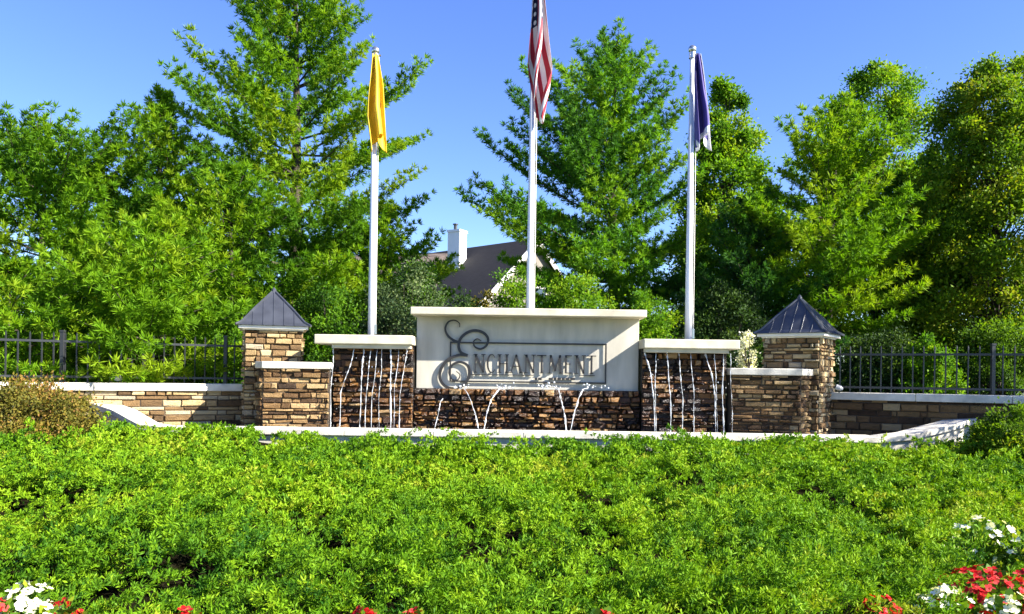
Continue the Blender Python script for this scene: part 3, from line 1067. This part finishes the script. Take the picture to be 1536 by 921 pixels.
def broadleaf(label, px, d, pytop, rmax, prof, seed, mat, z0=1.0, nclump=170, nleaf=330, leaf=.092, cr=(.22, .5), tone=(0.15, .9), t0=.1, group='broadleaf trees behind the fence', spikes=0):
    rg = np.random.default_rng(seed)
    X, _, ztop = W(px, pytop, d)
    H = ztop - z0
    t = thing('broadleaf_tree', label, 'tree', (X, d, z0), group)
    pt, pr = zip(*prof)

    def cen():
        while True:
            q = rg.uniform(t0, .97)
            R = rmax * np.interp(q, pt, pr)
            if rg.random() < R / rmax + .15:
                break
        a = rg.uniform(0, 2 * PI)
        r = R * (rg.uniform(.15, 1) ** .55) * .92
        k = rg.uniform(*cr) * (.4 + .6 * R / rmax)
        return np.array([X + r * math.cos(a), d + r * math.sin(a), z0 + H * q - k * .3]), k
    C_, R_, v, f, tn = clump_crown(rg, cen, nclump, nleaf, None, leaf, tone)
    mesh_obj('crown', v, f, mat, t, tn)
    wood = MB()
    r0 = .02 * H ** .9
    wood.tube([(X, d, z0 - .3), (X + .05, d, z0 + H * .3), (X - .04, d + .03, z0 + H * .6), (X, d, z0 + H * .93)], [r0, r0 * .8, r0 * .5, .012], 10)
    for i in range(0, nclump, 3):
        c = C_[i]
        q = max(.05, (c[2] - z0) / H - rg.uniform(.12, .3))
        p0 = np.array([X, d, z0 + H * q])
        mid = (p0 + c) / 2 + np.array([0, 0, -.08])
        wood.tube([p0, mid, c], [r0 * .25 * (1 - q) + .012, .014, .006], 5)
    wood.build('trunk', M['bark'], t, smooth=True)
    return t


def bush(label, px, pytop, d, rx, rz, seed, mat, z0=1.1, nclump=60, nleaf=190, leaf=.062, tone=(.1, .9), ry=None, group=None, name='bush', cr=(.14, .3)):
    rg = np.random.default_rng(seed)
    X, _, ztop = W(px, pytop, d)
    ry = ry or rx
    zc = z0
    t = thing(name, label, 'bush', (X, d, z0), group)

    def cen():
        g = norm(rg.normal(size=3)); g[2] = abs(g[2])
        s = rg.uniform(.35, 1) ** .5
        k = rg.uniform(*cr) * min(1, rx)
        return np.array([X + g[0] * (rx - k) * s, d + g[1] * (ry - k) * s, z0 + .05 + g[2] * max(.1, (ztop - z0) - k) * s]), k
    C_, R_, v, f, tn = clump_crown(rg, cen, nclump, nleaf, None, leaf, tone)
    mesh_obj('foliage', v, f, mat, t, tn)
    wood = MB()
    for i in range(0, nclump, 2):
        c = C_[i]
        p0 = np.array([X + rg.normal(0, .06), d + rg.normal(0, .06), z0 - .1])
        wood.tube([p0, (p0 + c) / 2 + np.array([0, 0, .05]), c], [.02, .012, .005], 5)
    wood.build('stems', M['bark'], t)
    return t


CONE = [(0, .75), (.12, 1.0), (.35, .92), (.6, .62), (.8, .34), (.95, .10), (1, .04)]
FULL = [(0, .85), (.2, 1.0), (.5, .9), (.75, .6), (.92, .25), (1, .05)]
# far left group
pine('big bushy white pine at the far left, its crown a mass of upright tips', 70, 17.0, 205, 3.1, [(0, .8), (.2, 1), (.6, .95), (.8, .62), (.93, .3), (1, .08)], 21, M['pine'], t0=.06, tone=(.2, .85))
pine('slender-topped pine rising just right of the bushy far-left pine', 240, 18.5, 140, 2.5, [(0, .9), (.3, 1), (.6, .62), (.8, .28), (1, .05)], 22, M['pine'], t0=.06, tone=(.3, .95))
pine('low golden-green pine with boughs hanging over the fence by the sunlit pillar', 225, 14.25, 330, 1.75, [(0, .9), (.2, 1), (.5, .85), (.8, .5), (1, .1)], 23, M['pine'], t0=.02, tone=(.5, 1.0), up=.3, dz=.3)
pine('small bright pine at the left picture edge behind the fence', 10, 13.6, 400, 1.3, FULL, 24, M['pine'], t0=.02, tone=(.35, .95), up=.3, dz=.3)
# tall pine behind the yellow flag
pine('tallest pine, open and layered, its top above the picture behind the yellow flag', 445, 19.5, -70, 3.75, [(0, .75), (.15, .95), (.35, .85), (.5, .95), (.62, .80), (.75, .62), (.86, .42), (.95, .18), (1, .05)], 25, M['pine'], t0=.08, tone=(.3, 1), dz=.56, nper=6)
pine('dense mid-height pine filling the gap below the tallest pine', 350, 17.2, 262, 2.2, FULL, 26, M['pine'], t0=.04, tone=(.2, .9))
pine('low spreading pine behind the yellow flagpole, screening the left of the house', 575, 20.5, 318, 1.9, [(0, .9), (.3, 1), (.6, .85), (.85, .5), (1, .1)], 36, M['pine'], t0=.04, tone=(.2, .85))
# right of the middle
pine('open blue-green pine with visible trunk behind the striped flag', 925, 20.0, 68, 3.3, [(0, .5), (.12, .7), (.3, .92), (.5, 1), (.68, .78), (.82, .52), (.93, .25), (1, .06)], 27, M['pine_blue'], t0=.17, tone=(.35, 1), dz=.46,
     side=lambda az, z: 1.15 if math.cos(az) < -.3 and z < .6 else (.72 if math.cos(az) > .3 else .95))
broadleaf('narrow leafy tree just right of the blue flag', 1090, 21.5, 108, 1.75, [(0, .7), (.2, 1), (.5, .95), (.75, .6), (.92, .25), (1, .1)], 28, M['leaf'], nclump=260, tone=(.3, 1))
pine('bright green rounded pine rising above the shaded pillar', 1250, 18.0, 160, 2.15, [(0, .7), (.2, 1), (.55, .95), (.8, .55), (.94, .2), (1, .05)], 29, M['pine'], t0=.24, tone=(.45, .95))
broadleaf('tall yellow-green leafy tree rising behind the bright rounded pine', 1318, 22.5, 88, 1.95, [(0, .7), (.3, 1), (.6, .95), (.85, .72), (1, .25)], 30, M['leaf'], nclump=260, tone=(.3, 1.0))
broadleaf('large olive-green leafy tree at the right picture edge', 1500, 18.5, 80, 2.35, [(0, .75), (.3, 1), (.6, .92), (.85, .6), (1, .2)], 31, M['leaf_olive'], nclump=520, nleaf=230, leaf=.085, cr=(.18, .46), tone=(.45, 1.0))
broadleaf('leafy dark tree between the bright pine and the olive tree', 1400, 20.5, 215, 1.8, [(0, .8), (.3, 1), (.7, .8), (1, .3)], 32, M['leaf'], nclump=260, nleaf=260, cr=(.16, .38), tone=(.2, .85))
broadleaf('leafy tree standing just outside the right picture edge, shading the dark-roofed pillar', 2070, 10.9, -190, 1.9, [(0, .5), (.2, .9), (.5, 1), (.8, .7), (1, .2)], 35, M['leaf'], z0=.5, nclump=75, nleaf=120, tone=(.2, .8), t0=.25)
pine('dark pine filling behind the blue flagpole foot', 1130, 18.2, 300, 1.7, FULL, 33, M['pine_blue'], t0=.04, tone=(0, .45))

# bushes behind the walls
B = 'bushes behind the fountain'
bush('pale-leaved bush behind the spillway under the yellow flag', 610, 375, 17.0, 1.35, 1, 41, M['leaf_pale'], group=B, nclump=110, tone=(0, .7))
bush('dark bush between the sunlit pillar and the yellow flagpole', 500, 400, 16.6, 1.2, 1, 42, M['leaf'], group=B, nclump=100, tone=(0, .6))
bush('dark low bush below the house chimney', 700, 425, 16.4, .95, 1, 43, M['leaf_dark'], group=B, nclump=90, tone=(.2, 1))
bush('small reddish-gold bush in front of the house roof', 722, 418, 17.2, .5, 1, 44, M['leaf_gold'], group=B, nclump=40, tone=(.2, .8))
bush('bright green bush just right of the middle flagpole', 870, 392, 17.0, 1.25, 1, 45, M['leaf'], group=B, nclump=100, tone=(.45, 1))
bush('bright green bush behind the right half of the sign', 975, 415, 16.2, .8, 1, 46, M['leaf'], group=B, nclump=80, tone=(.35, .9))
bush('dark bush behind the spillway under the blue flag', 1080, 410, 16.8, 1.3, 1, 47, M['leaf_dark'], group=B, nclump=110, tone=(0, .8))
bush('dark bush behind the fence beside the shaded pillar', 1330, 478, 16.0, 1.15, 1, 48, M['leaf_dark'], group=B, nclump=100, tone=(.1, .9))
bush('bright green bush topping the fence right of the shaded pillar', 1390, 500, 15.2, .7, 1, 49, M['leaf'], group=B, nclump=60, tone=(.3, .9))
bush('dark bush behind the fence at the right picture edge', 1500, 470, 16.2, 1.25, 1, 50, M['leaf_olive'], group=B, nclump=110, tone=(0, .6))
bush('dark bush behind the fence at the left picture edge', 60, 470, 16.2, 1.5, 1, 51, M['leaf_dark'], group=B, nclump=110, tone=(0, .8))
bush('dark bush hugging the fence beside the sunlit pillar', 330, 470, 15.4, .9, 1, 52, M['leaf'], group=B, nclump=80, tone=(0, .6))
bush('white-blossomed bush beside the roof of the shaded pillar', 1122, 482, 14.9, .22, 1, 53, M['petal_white'], group=B, nclump=16, nleaf=60, leaf=.05, tone=(.3, 1), z0=1.6, cr=(.3, .45))

bush('leafy bush below the white roof rake by the middle flagpole', 778, 376, 17.5, .9, 1, 54, M['leaf'], group=B, nclump=80, tone=(.3, .9))
bush('leafy bush in front of the tan roof left of the house chimney', 622, 362, 18.5, 1.0, 1, 55, M['leaf'], group=B, nclump=90, tone=(.1, .7))
# foreground shrubs at both ends of the juniper bed
bush('golden-olive rounded shrub at the left end of the low wall', 38, 558, 10.9, 1.15, 1, 61, M['leaf_gold'], z0=.45, nclump=130, nleaf=170, leaf=.045, name='shrub', cr=(.12, .26), group='rounded shrubs at the ends of the pool')
bush('dark green rounded shrub with gilded tips at the right end of the pool', 1532, 608, 10.6, .75, 1, 62, M['leaf_olive'], z0=.45, nclump=120, nleaf=170, leaf=.045, tone=(.1, .9), name='shrub', cr=(.12, .26), group='rounded shrubs at the ends of the pool')

# far-off wood closing the horizon
rg = np.random.default_rng(77)


def far():
    while True:
        x = rg.uniform(-60, 60); y = rg.uniform(52, 64)
        break
    h = 2.0 + 3.2 * vnoise(x * .12, 3.3, 5) + .8 * vnoise(x * .5, 1.1, 6)
    if -4 < x - 0 < 4:
        h *= .7
    return np.array([x, y, ground_z(x, y) + rg.uniform(0, 1) ** .7 * h]), rg.uniform(.7, 1.5)


_, _, v, f, tn = clump_crown(rg, far, 620, 90, None, .34, (.1, .8))
o = mesh_obj('far_wood', v, f, M['leaf_dark'], None, tn)
tag(o, 'far-off dark wood beyond the house and trees', 'wood', kind='stuff')


# ------------------------------------------------------------------ the house behind
PK = W(808, 357, 40.0)
rd = np.array([-.745, .667]); gd = np.array([-.667, -.745])      # ridge direction, gable's left direction
house = thing('house', 'house with dark shingle roof and white gable trim half hidden by trees', 'house', (PK[0], PK[1] + 4, 1.0))


def HP(r, g, z):
    return (PK[0] + rd[0] * r + gd[0] * g, PK[1] + rd[1] * r + gd[1] * g, z)


ZR, SL, LEN, HW = PK[2], .87, 9.0, 4.2
mb = MB()
poly = [HP(.3, HW - .4, 1.0), HP(.3, -HW + .4, 1.0), HP(LEN, -HW + .4, 1.0), HP(LEN, HW - .4, 1.0)]
ztop = ZR - SL * (HW - .4) - .12
mb.add(poly + [(p[0], p[1], ztop) for p in poly] + [HP(.3, 0, ZR - .12), HP(LEN, 0, ZR - .12)],
       [(0, 1, 5, 8, 4), (1, 2, 6, 5), (2, 3, 7, 9, 6), (3, 0, 4, 7)])
wl = mb.build('wall', M['siding_tan'], house)
mb = MB()
for sgn in (1, -1):
    q = [HP(0, 0, ZR), HP(LEN + .3, 0, ZR), HP(LEN + .3, sgn * HW, ZR - SL * HW), HP(0, sgn * HW, ZR - SL * HW)]
    if sgn < 0:
        q = q[::-1]
    mb.hexa([(p[0], p[1], p[2] - .1) for p in q][::-1], q[::-1])
roof = mb.build('roof', M['shingle'], house)
mb = MB()
for sgn in (1, -1):
    a, b2 = HP(-.03, 0, ZR + .02), HP(-.03, sgn * (HW + .02), ZR - SL * (HW + .02) + .02)
    a2, b3 = HP(.02, 0, ZR + .02), HP(.02, sgn * (HW + .02), ZR - SL * (HW + .02) + .02)
    mb.add([a, b2, (b2[0], b2[1], b2[2] - .34), (a[0], a[1], a[2] - .34), a2, b3, (b3[0], b3[1], b3[2] - .34), (a2[0], a2[1], a2[2] - .34)],
           [(0, 1, 2, 3), (4, 7, 6, 5), (0, 4, 5, 1), (3, 2, 6, 7), (1, 5, 6, 2), (0, 3, 7, 4)])
mb.build('rake_trim', M['trim'], house)
mb = MB()
for g0, z0_, z1_ in [(-.9, 4.6, 6.0)]:
    mb.add([HP(.27, g0, z0_), HP(.27, g0 + 1.3, z0_), HP(.27, g0 + 1.3, z1_), HP(.27, g0, z1_)], [(3, 2, 1, 0)])
wd = mb.build('window', M['glass'], house)
mb = MB()
for g0, g1, z0_, z1_ in [(-1.02, .52, 4.48, 4.6), (-1.02, .52, 6.0, 6.12), (-1.02, -.9, 4.6, 6.0), (.4, .52, 4.6, 6.0)]:
    q = [HP(.22, g0, z0_), HP(.22, g1, z0_), HP(.29, g1, z0_), HP(.29, g0, z0_)]
    mb.hexa(q, [(p[0], p[1], z1_) for p in q])
mb.build('window_frame', M['trim'], wd)
cx, cy, ct = W(686, 346, 42.0)
mb = MB()
yaw = math.radians(-28); c, s = math.cos(yaw), math.sin(yaw)
sqr = lambda a, b2, z: [(cx + x * c - y * s, cy + x * s + y * c, z) for x, y in ((-a, -b2), (a, -b2), (a, b2), (-a, b2))]
mb.hexa(sqr(.36, .36, 4.2), sqr(.36, .36, ct - .12))
mb.hexa(sqr(.40, .40, ct - .12), sqr(.40, .40, ct))
ch = mb.build('chimney', M['siding'], roof)
mb = MB()
mb.tube([(cx - .1, cy, ct - .02), (cx - .1, cy, ct + .3)], .09, 10); mb.tube([(cx - .1, cy, ct + .3), (cx - .1, cy, ct + .36)], .14, 10)
mb.build('flue', M['iron'], ch)
# lower wing on the left with its own roof
ax, ay, az = W(672, 380, 44.0)
mb = MB()
LW = 8.0
mb.add([(ax, ay, az), (ax - LW, ay + 1.2, az - .1), (ax - LW - .3, ay - 2.8, az - 2.4), (ax - .1, ay - 3.4, az - 2.4), (ax, ay, az - .12), (ax - LW, ay + 1.2, az - .22), (ax - LW - .3, ay - 2.8, az - 2.52), (ax - .1, ay - 3.4, az - 2.52)],
       [(0, 1, 2, 3), (4, 7, 6, 5), (0, 3, 7, 4), (1, 5, 6, 2), (3, 2, 6, 7), (0, 4, 5, 1)])
mb.build('wing_roof', M['shingle_tan'], house)
mb = MB()
mb.hexa([(ax - .3, ay - 2.9, 1.0), (ax - .3, ay, 1.0), (ax - LW, ay + 1.1, 1.0), (ax - LW, ay - 2.4, 1.0)], [(ax - .3, ay - 2.9, az - 2.3), (ax - .3, ay, az - .3), (ax - LW, ay + 1.1, az - .4), (ax - LW, ay - 2.4, az - 2.3)])
mb.build('wing_wall', M['siding_tan'], house)


# ------------------------------------------------------------------ the juniper bed
def y_front(x):
    x = np.asarray(x, float)
    return np.interp(x, [-9, -2.7, -2.25, -1.95, -1.6, 1.4, 1.75, 2.2, 2.7, 3.3, 4.0, 9], [4.5, 4.45, 4.15, 3.5, 2.8, 2.8, 3.5, 4.1, 4.5, 5.3, 6.0, 6.4]) + .18 * (vnoise(x * 2.5, 0 * x, 3) - .5)


def bed_z(x, y):
    """Top of the mat of juniper."""
    x, y = np.asarray(x, float), np.asarray(y, float)
    z = np.interp(y, [3.0, 6.0, 12.0], [.34, .38, .56])
    z = z + .10 * np.clip((-x - 3) / 1.5, 0, 1) * np.clip((y - 9) / 2, 0, 1)
    big = vnoise(x * .55, y * .75, 1) - .5
    med = vnoise(x * 1.5 + 7, y * 2.3, 2) - .5
    sm = vnoise(x * 4 + 3, y * 5, 4) - .5
    z = z + .12 * big + .27 * med + .14 * sm
    e = np.clip((y - y_front(x)) / .45, 0, 1)
    return np.where(e < 1, .22 + (z - .22) * np.sqrt(e), z)


# twiggy underside, its colour blackened to stand for shade in the gaps
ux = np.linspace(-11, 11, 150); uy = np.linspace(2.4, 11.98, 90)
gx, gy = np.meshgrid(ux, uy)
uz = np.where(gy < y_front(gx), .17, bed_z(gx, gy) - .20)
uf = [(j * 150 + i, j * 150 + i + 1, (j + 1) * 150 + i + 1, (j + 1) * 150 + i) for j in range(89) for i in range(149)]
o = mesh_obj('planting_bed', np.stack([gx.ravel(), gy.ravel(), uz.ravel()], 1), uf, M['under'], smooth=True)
tag(o, 'mulch and twigs under the juniper, coloured near-black as shade', None, kind='structure')

rg = np.random.default_rng(3)
bandV, bandF, bandT = [], [], []
off = 0
# near to far: plumes of 6 tufts along an arching stem; farther ones are coarser
for (ya, yb, dens, nt, nl, ll, lw, sl) in [(2.85, 4.6, 135, 8, 20, .032, .0085, .27), (4.6, 6.5, 108, 7, 19, .037, .0105, .29), (6.5, 9.0, 86, 6, 17, .045, .0145, .31), (9.0, 11.85, 76, 5, 15, .053, .019, .32)]:
    hw = .66 * yb + 1.3
    n = int((yb - ya) * 2 * hw * dens)
    x = rg.uniform(-hw, hw, n); y = rg.uniform(ya, yb, n)
    gap = vnoise(x * .9 + 20, y * 1.8, 9) * .35 + vnoise(x * 2.3, y * 4.4, 10) * .65
    low = np.clip((.42 - gap) / .08, 0, 1) * np.where((y < 4.5) & (x > -1.9), .15, np.where(y < 6, .6, 1))     # hollows between the plumes
    keep = (y > y_front(x)) & (rg.random(n) > .6 * low) & (np.abs(x) < .66 * y + 1.3) & (y < 13.66 - .512 * (np.abs(x) - 4.6) - .6)
    x, y, gap, low = x[keep], y[keep], gap[keep], low[keep]
    n = len(x)
    z = bed_z(x, y) - .09 - .17 * low * (y < 10.8) + rg.normal(0, .055, n) * (y < 11)
    az = vnoise(x * .8, y * .8, 12) * 9 + rg.normal(0, .9, n)
    h = np.stack([np.cos(az), np.sin(az), 0 * az], 1)
    sd = np.stack([-np.sin(az), np.cos(az), 0 * az], 1)
    L = sl * rg.uniform(.55, 1.25, n) * (.7 + .5 * np.clip((gap - .2) * 2, 0, 1))
    rise = rg.uniform(.05, .85, n) * np.where(y > 10.6, .5, 1)
    tone = np.clip(.10 + .70 * vnoise(x * .45 + 5, y * .6, 14) + .30 * (vnoise(x * 2, y * 2.5, 15) - .5) + rg.normal(0, .17, n), 0, 1)
    s_ = (np.arange(nt) + 1.0) / nt
    wig = rg.normal(0, .035, (n, nt))
    tp = np.stack([x, y, z], 1)[:, None] + h[:, None] * (L[:, None] * s_)[..., None] + sd[:, None] * wig[..., None]
    tp[..., 2] += L[:, None] * rise[:, None] * (1.5 * s_ - .6 * s_ * s_) + rg.normal(0, .010, (n, nt))
    tt = tone[:, None] + .14 * s_[None] - .05 + rg.normal(0, .06, (n, nt))
    td = h[:, None] * .75 + np.array([0, 0, .75]) + rg.normal(0, .22, (n, nt, 3))
    m_ = n * nt * nl
    dr = norm(norm(np.repeat(td.reshape(-1, 3), nl, 0)) * .65 + rg.normal(0, .62, (m_, 3)) + np.array([0, 0, .12]))
    pos = np.repeat(tp.reshape(-1, 3), nl, 0) + rg.normal(0, .010, (m_, 3))
    v, f, tn = blades(pos, dr, ll * rg.uniform(.6, 1.25, m_), lw * rg.uniform(.7, 1.25, m_), np.clip(np.repeat(tt.ravel(), nl) + rg.normal(0, .05, m_), 0, 1), rg, .55)
    bandV.append(v); bandF.append(f + off); bandT.append(tn)
    off += len(v)
print('juniper leaves', off // 4)
o = mesh_obj('juniper_ground_cover', np.concatenate(bandV), np.concatenate(bandF), M['juniper'], None, np.concatenate(bandT))
tag(o, 'bright green feathery juniper ground cover filling the bed before the pool', 'ground cover', kind='stuff')


# ------------------------------------------------------------------ bedding flowers
def blossom_mesh(seed, mat_name):
    rg = np.random.default_rng(seed)
    vs, fs, tn = [], [], []
    npet = 5
    for i in range(npet):
        a = 2 * PI * i / npet + rg.normal(0, .12)
        L = .030 * rg.uniform(.85, 1.15); w = .026 * rg.uniform(.85, 1.1)
        lift = rg.uniform(.15, .5)
        c, s = math.cos(a), math.sin(a)
        pts = [(0.003, 0, 0), (.45 * L, -w * .45, .3 * L * lift), (.85 * L, -w * .4, .75 * L * lift), (L * 1.02, 0, .7 * L * lift), (.85 * L, w * .4, .75 * L * lift), (.45 * L, w * .45, .3 * L * lift)]
        k = len(vs)
        vs += [(x * c - y * s, x * s + y * c, z) for x, y, z in pts]
        fs.append(tuple(range(k, k + 6)))
        t = rg.uniform(.2, 1)
        tn += [t] * 6
    k = len(vs)
    for j in range(6):
        vs.append((.006 * math.cos(j * PI / 3), .006 * math.sin(j * PI / 3), .006))
    fs.append(tuple(range(k, k + 6))); tn += [0] * 6
    me = bpy.data.meshes.new('blossom')
    me.from_pydata(vs, [], fs)
    a = me.attributes.new('tone', 'FLOAT', 'POINT'); a.data.foreach_set('value', np.array(tn, np.float32))
    me.materials.append(M[mat_name])
    return me


BL = {c: [blossom_mesh(500 + i, 'petal_' + c) for i in range(3)] for c in ('red', 'white')}


def bedding(x, y, z0, r, h, col, seed, label, nb=34, leafy_=70, scale=1.0):
    rg = np.random.default_rng(seed)
    t = thing('bedding_plant', label, 'flowers', (x, y, z0), 'red and white bedding flowers')
    g = norm(rg.normal(size=(leafy_ * 3, 3))); g[:, 2] = np.abs(g[:, 2])
    s = rg.uniform(.35, .95, (len(g), 1))
    pos = np.array([x, y, z0]) + g * s * np.array([r, r, h])
    dr = norm(g + rg.normal(0, .5, g.shape) + np.array([0, 0, .2]))
    L = rg.uniform(.03, .06, len(g))
    v, f, tn = blades(pos, dr, L, L * .75, rg.uniform(0, 1, len(g)), rg, .5, fold=.12)
    mesh_obj('foliage', v, f, M['bloom_leaf'], t, tn)
    wood = MB()
    for i in range(10):
        p = np.array([x, y, z0]) + g[i] * np.array([r, r, h]) * .7
        wood.tube([(x, y, z0 - .05), p], [.006, .003], 5)
    wood.build('stems', M['bloom_leaf'], t)
    for i in range(min(98, int(nb * 1.4))):
        gg = norm(rg.normal(size=3) + np.array([0, -.25, .45])); gg[2] = abs(gg[2])
        p = gg * np.array([r, r, h]) * rg.uniform(.92, 1.06)
        o = bpy.data.objects.new('blossom', BL[col][int(rg.integers(3))])
        o.parent = t
        o.location = p
        dirv = Vector(gg + rg.normal(0, .35, 3)).normalized()
        o.rotation_euler = dirv.to_track_quat('Z', 'Y').to_euler()
        k = scale * rg.uniform(.55, 1.05)
        o.scale = (k, k, k)
        COL.objects.link(o)


def bed_at(px, py, d, r, h, col, seed, label, **kw):
    X, Y, Z = W(px, py, d)
    bedding(X, Y, Z - h, r, h, col, seed, label, **kw)


bed_at(1475, 852, 4.25, .24, .22, 'red', 1, 'largest mound of red bedding flowers at the lower right corner', nb=70)
bed_at(1550, 858, 4.3, .22, .22, 'red', 2, 'red bedding flowers cut by the right picture edge', nb=60)
bed_at(1420, 885, 3.95, .17, .2, 'white', 3, 'creamy white bedding flowers in front of the largest red mound', nb=48)
bed_at(1520, 892, 3.85, .15, .2, 'white', 4, 'creamy white bedding flowers mixed with red at the bottom right corner', nb=30)
bed_at(1322, 898, 3.75, .13, .2, 'red', 5, 'small pointed red bedding flowers left of the creamy ones at bottom right', nb=40)
bed_at(1480, 780, 5.4, .24, .22, 'white', 6, 'loose white bedding flowers with dark leaves above the red mound', nb=26, leafy_=110)
bed_at(1545, 800, 5.2, .24, .22, 'white', 7, 'loose white bedding flowers cut by the right picture edge', nb=30, leafy_=110)
bed_at(42, 872, 4.05, .15, .2, 'white', 8, 'creamy white bedding flowers at the lower left corner', nb=34)
bed_at(92, 900, 3.85, .11, .2, 'red', 9, 'small red bedding flowers right of the creamy ones at lower left', nb=30)
bed_at(-12, 893, 3.85, .10, .2, 'red', 10, 'red bedding flowers cut by the left picture edge', nb=26)
bed_at(60, 912, 3.6, .10, .2, 'white', 16, 'creamy white bedding flowers below the small red ones at lower left', nb=22)
for i, (px, lab) in enumerate([(285, 'red bedding flower tips at the bottom edge, nearest the lower left corner'), (545, 'red bedding flower tips at the bottom edge, left of the pair'),
                               (625, 'pair of red bedding flower tips at the bottom edge under the swash initial'), (905, 'red bedding flower tips at the bottom edge below the last sign letters')]):
    bed_at(px, 917, 3.3, .10, .2, 'red', 11 + i, lab, nb=26)
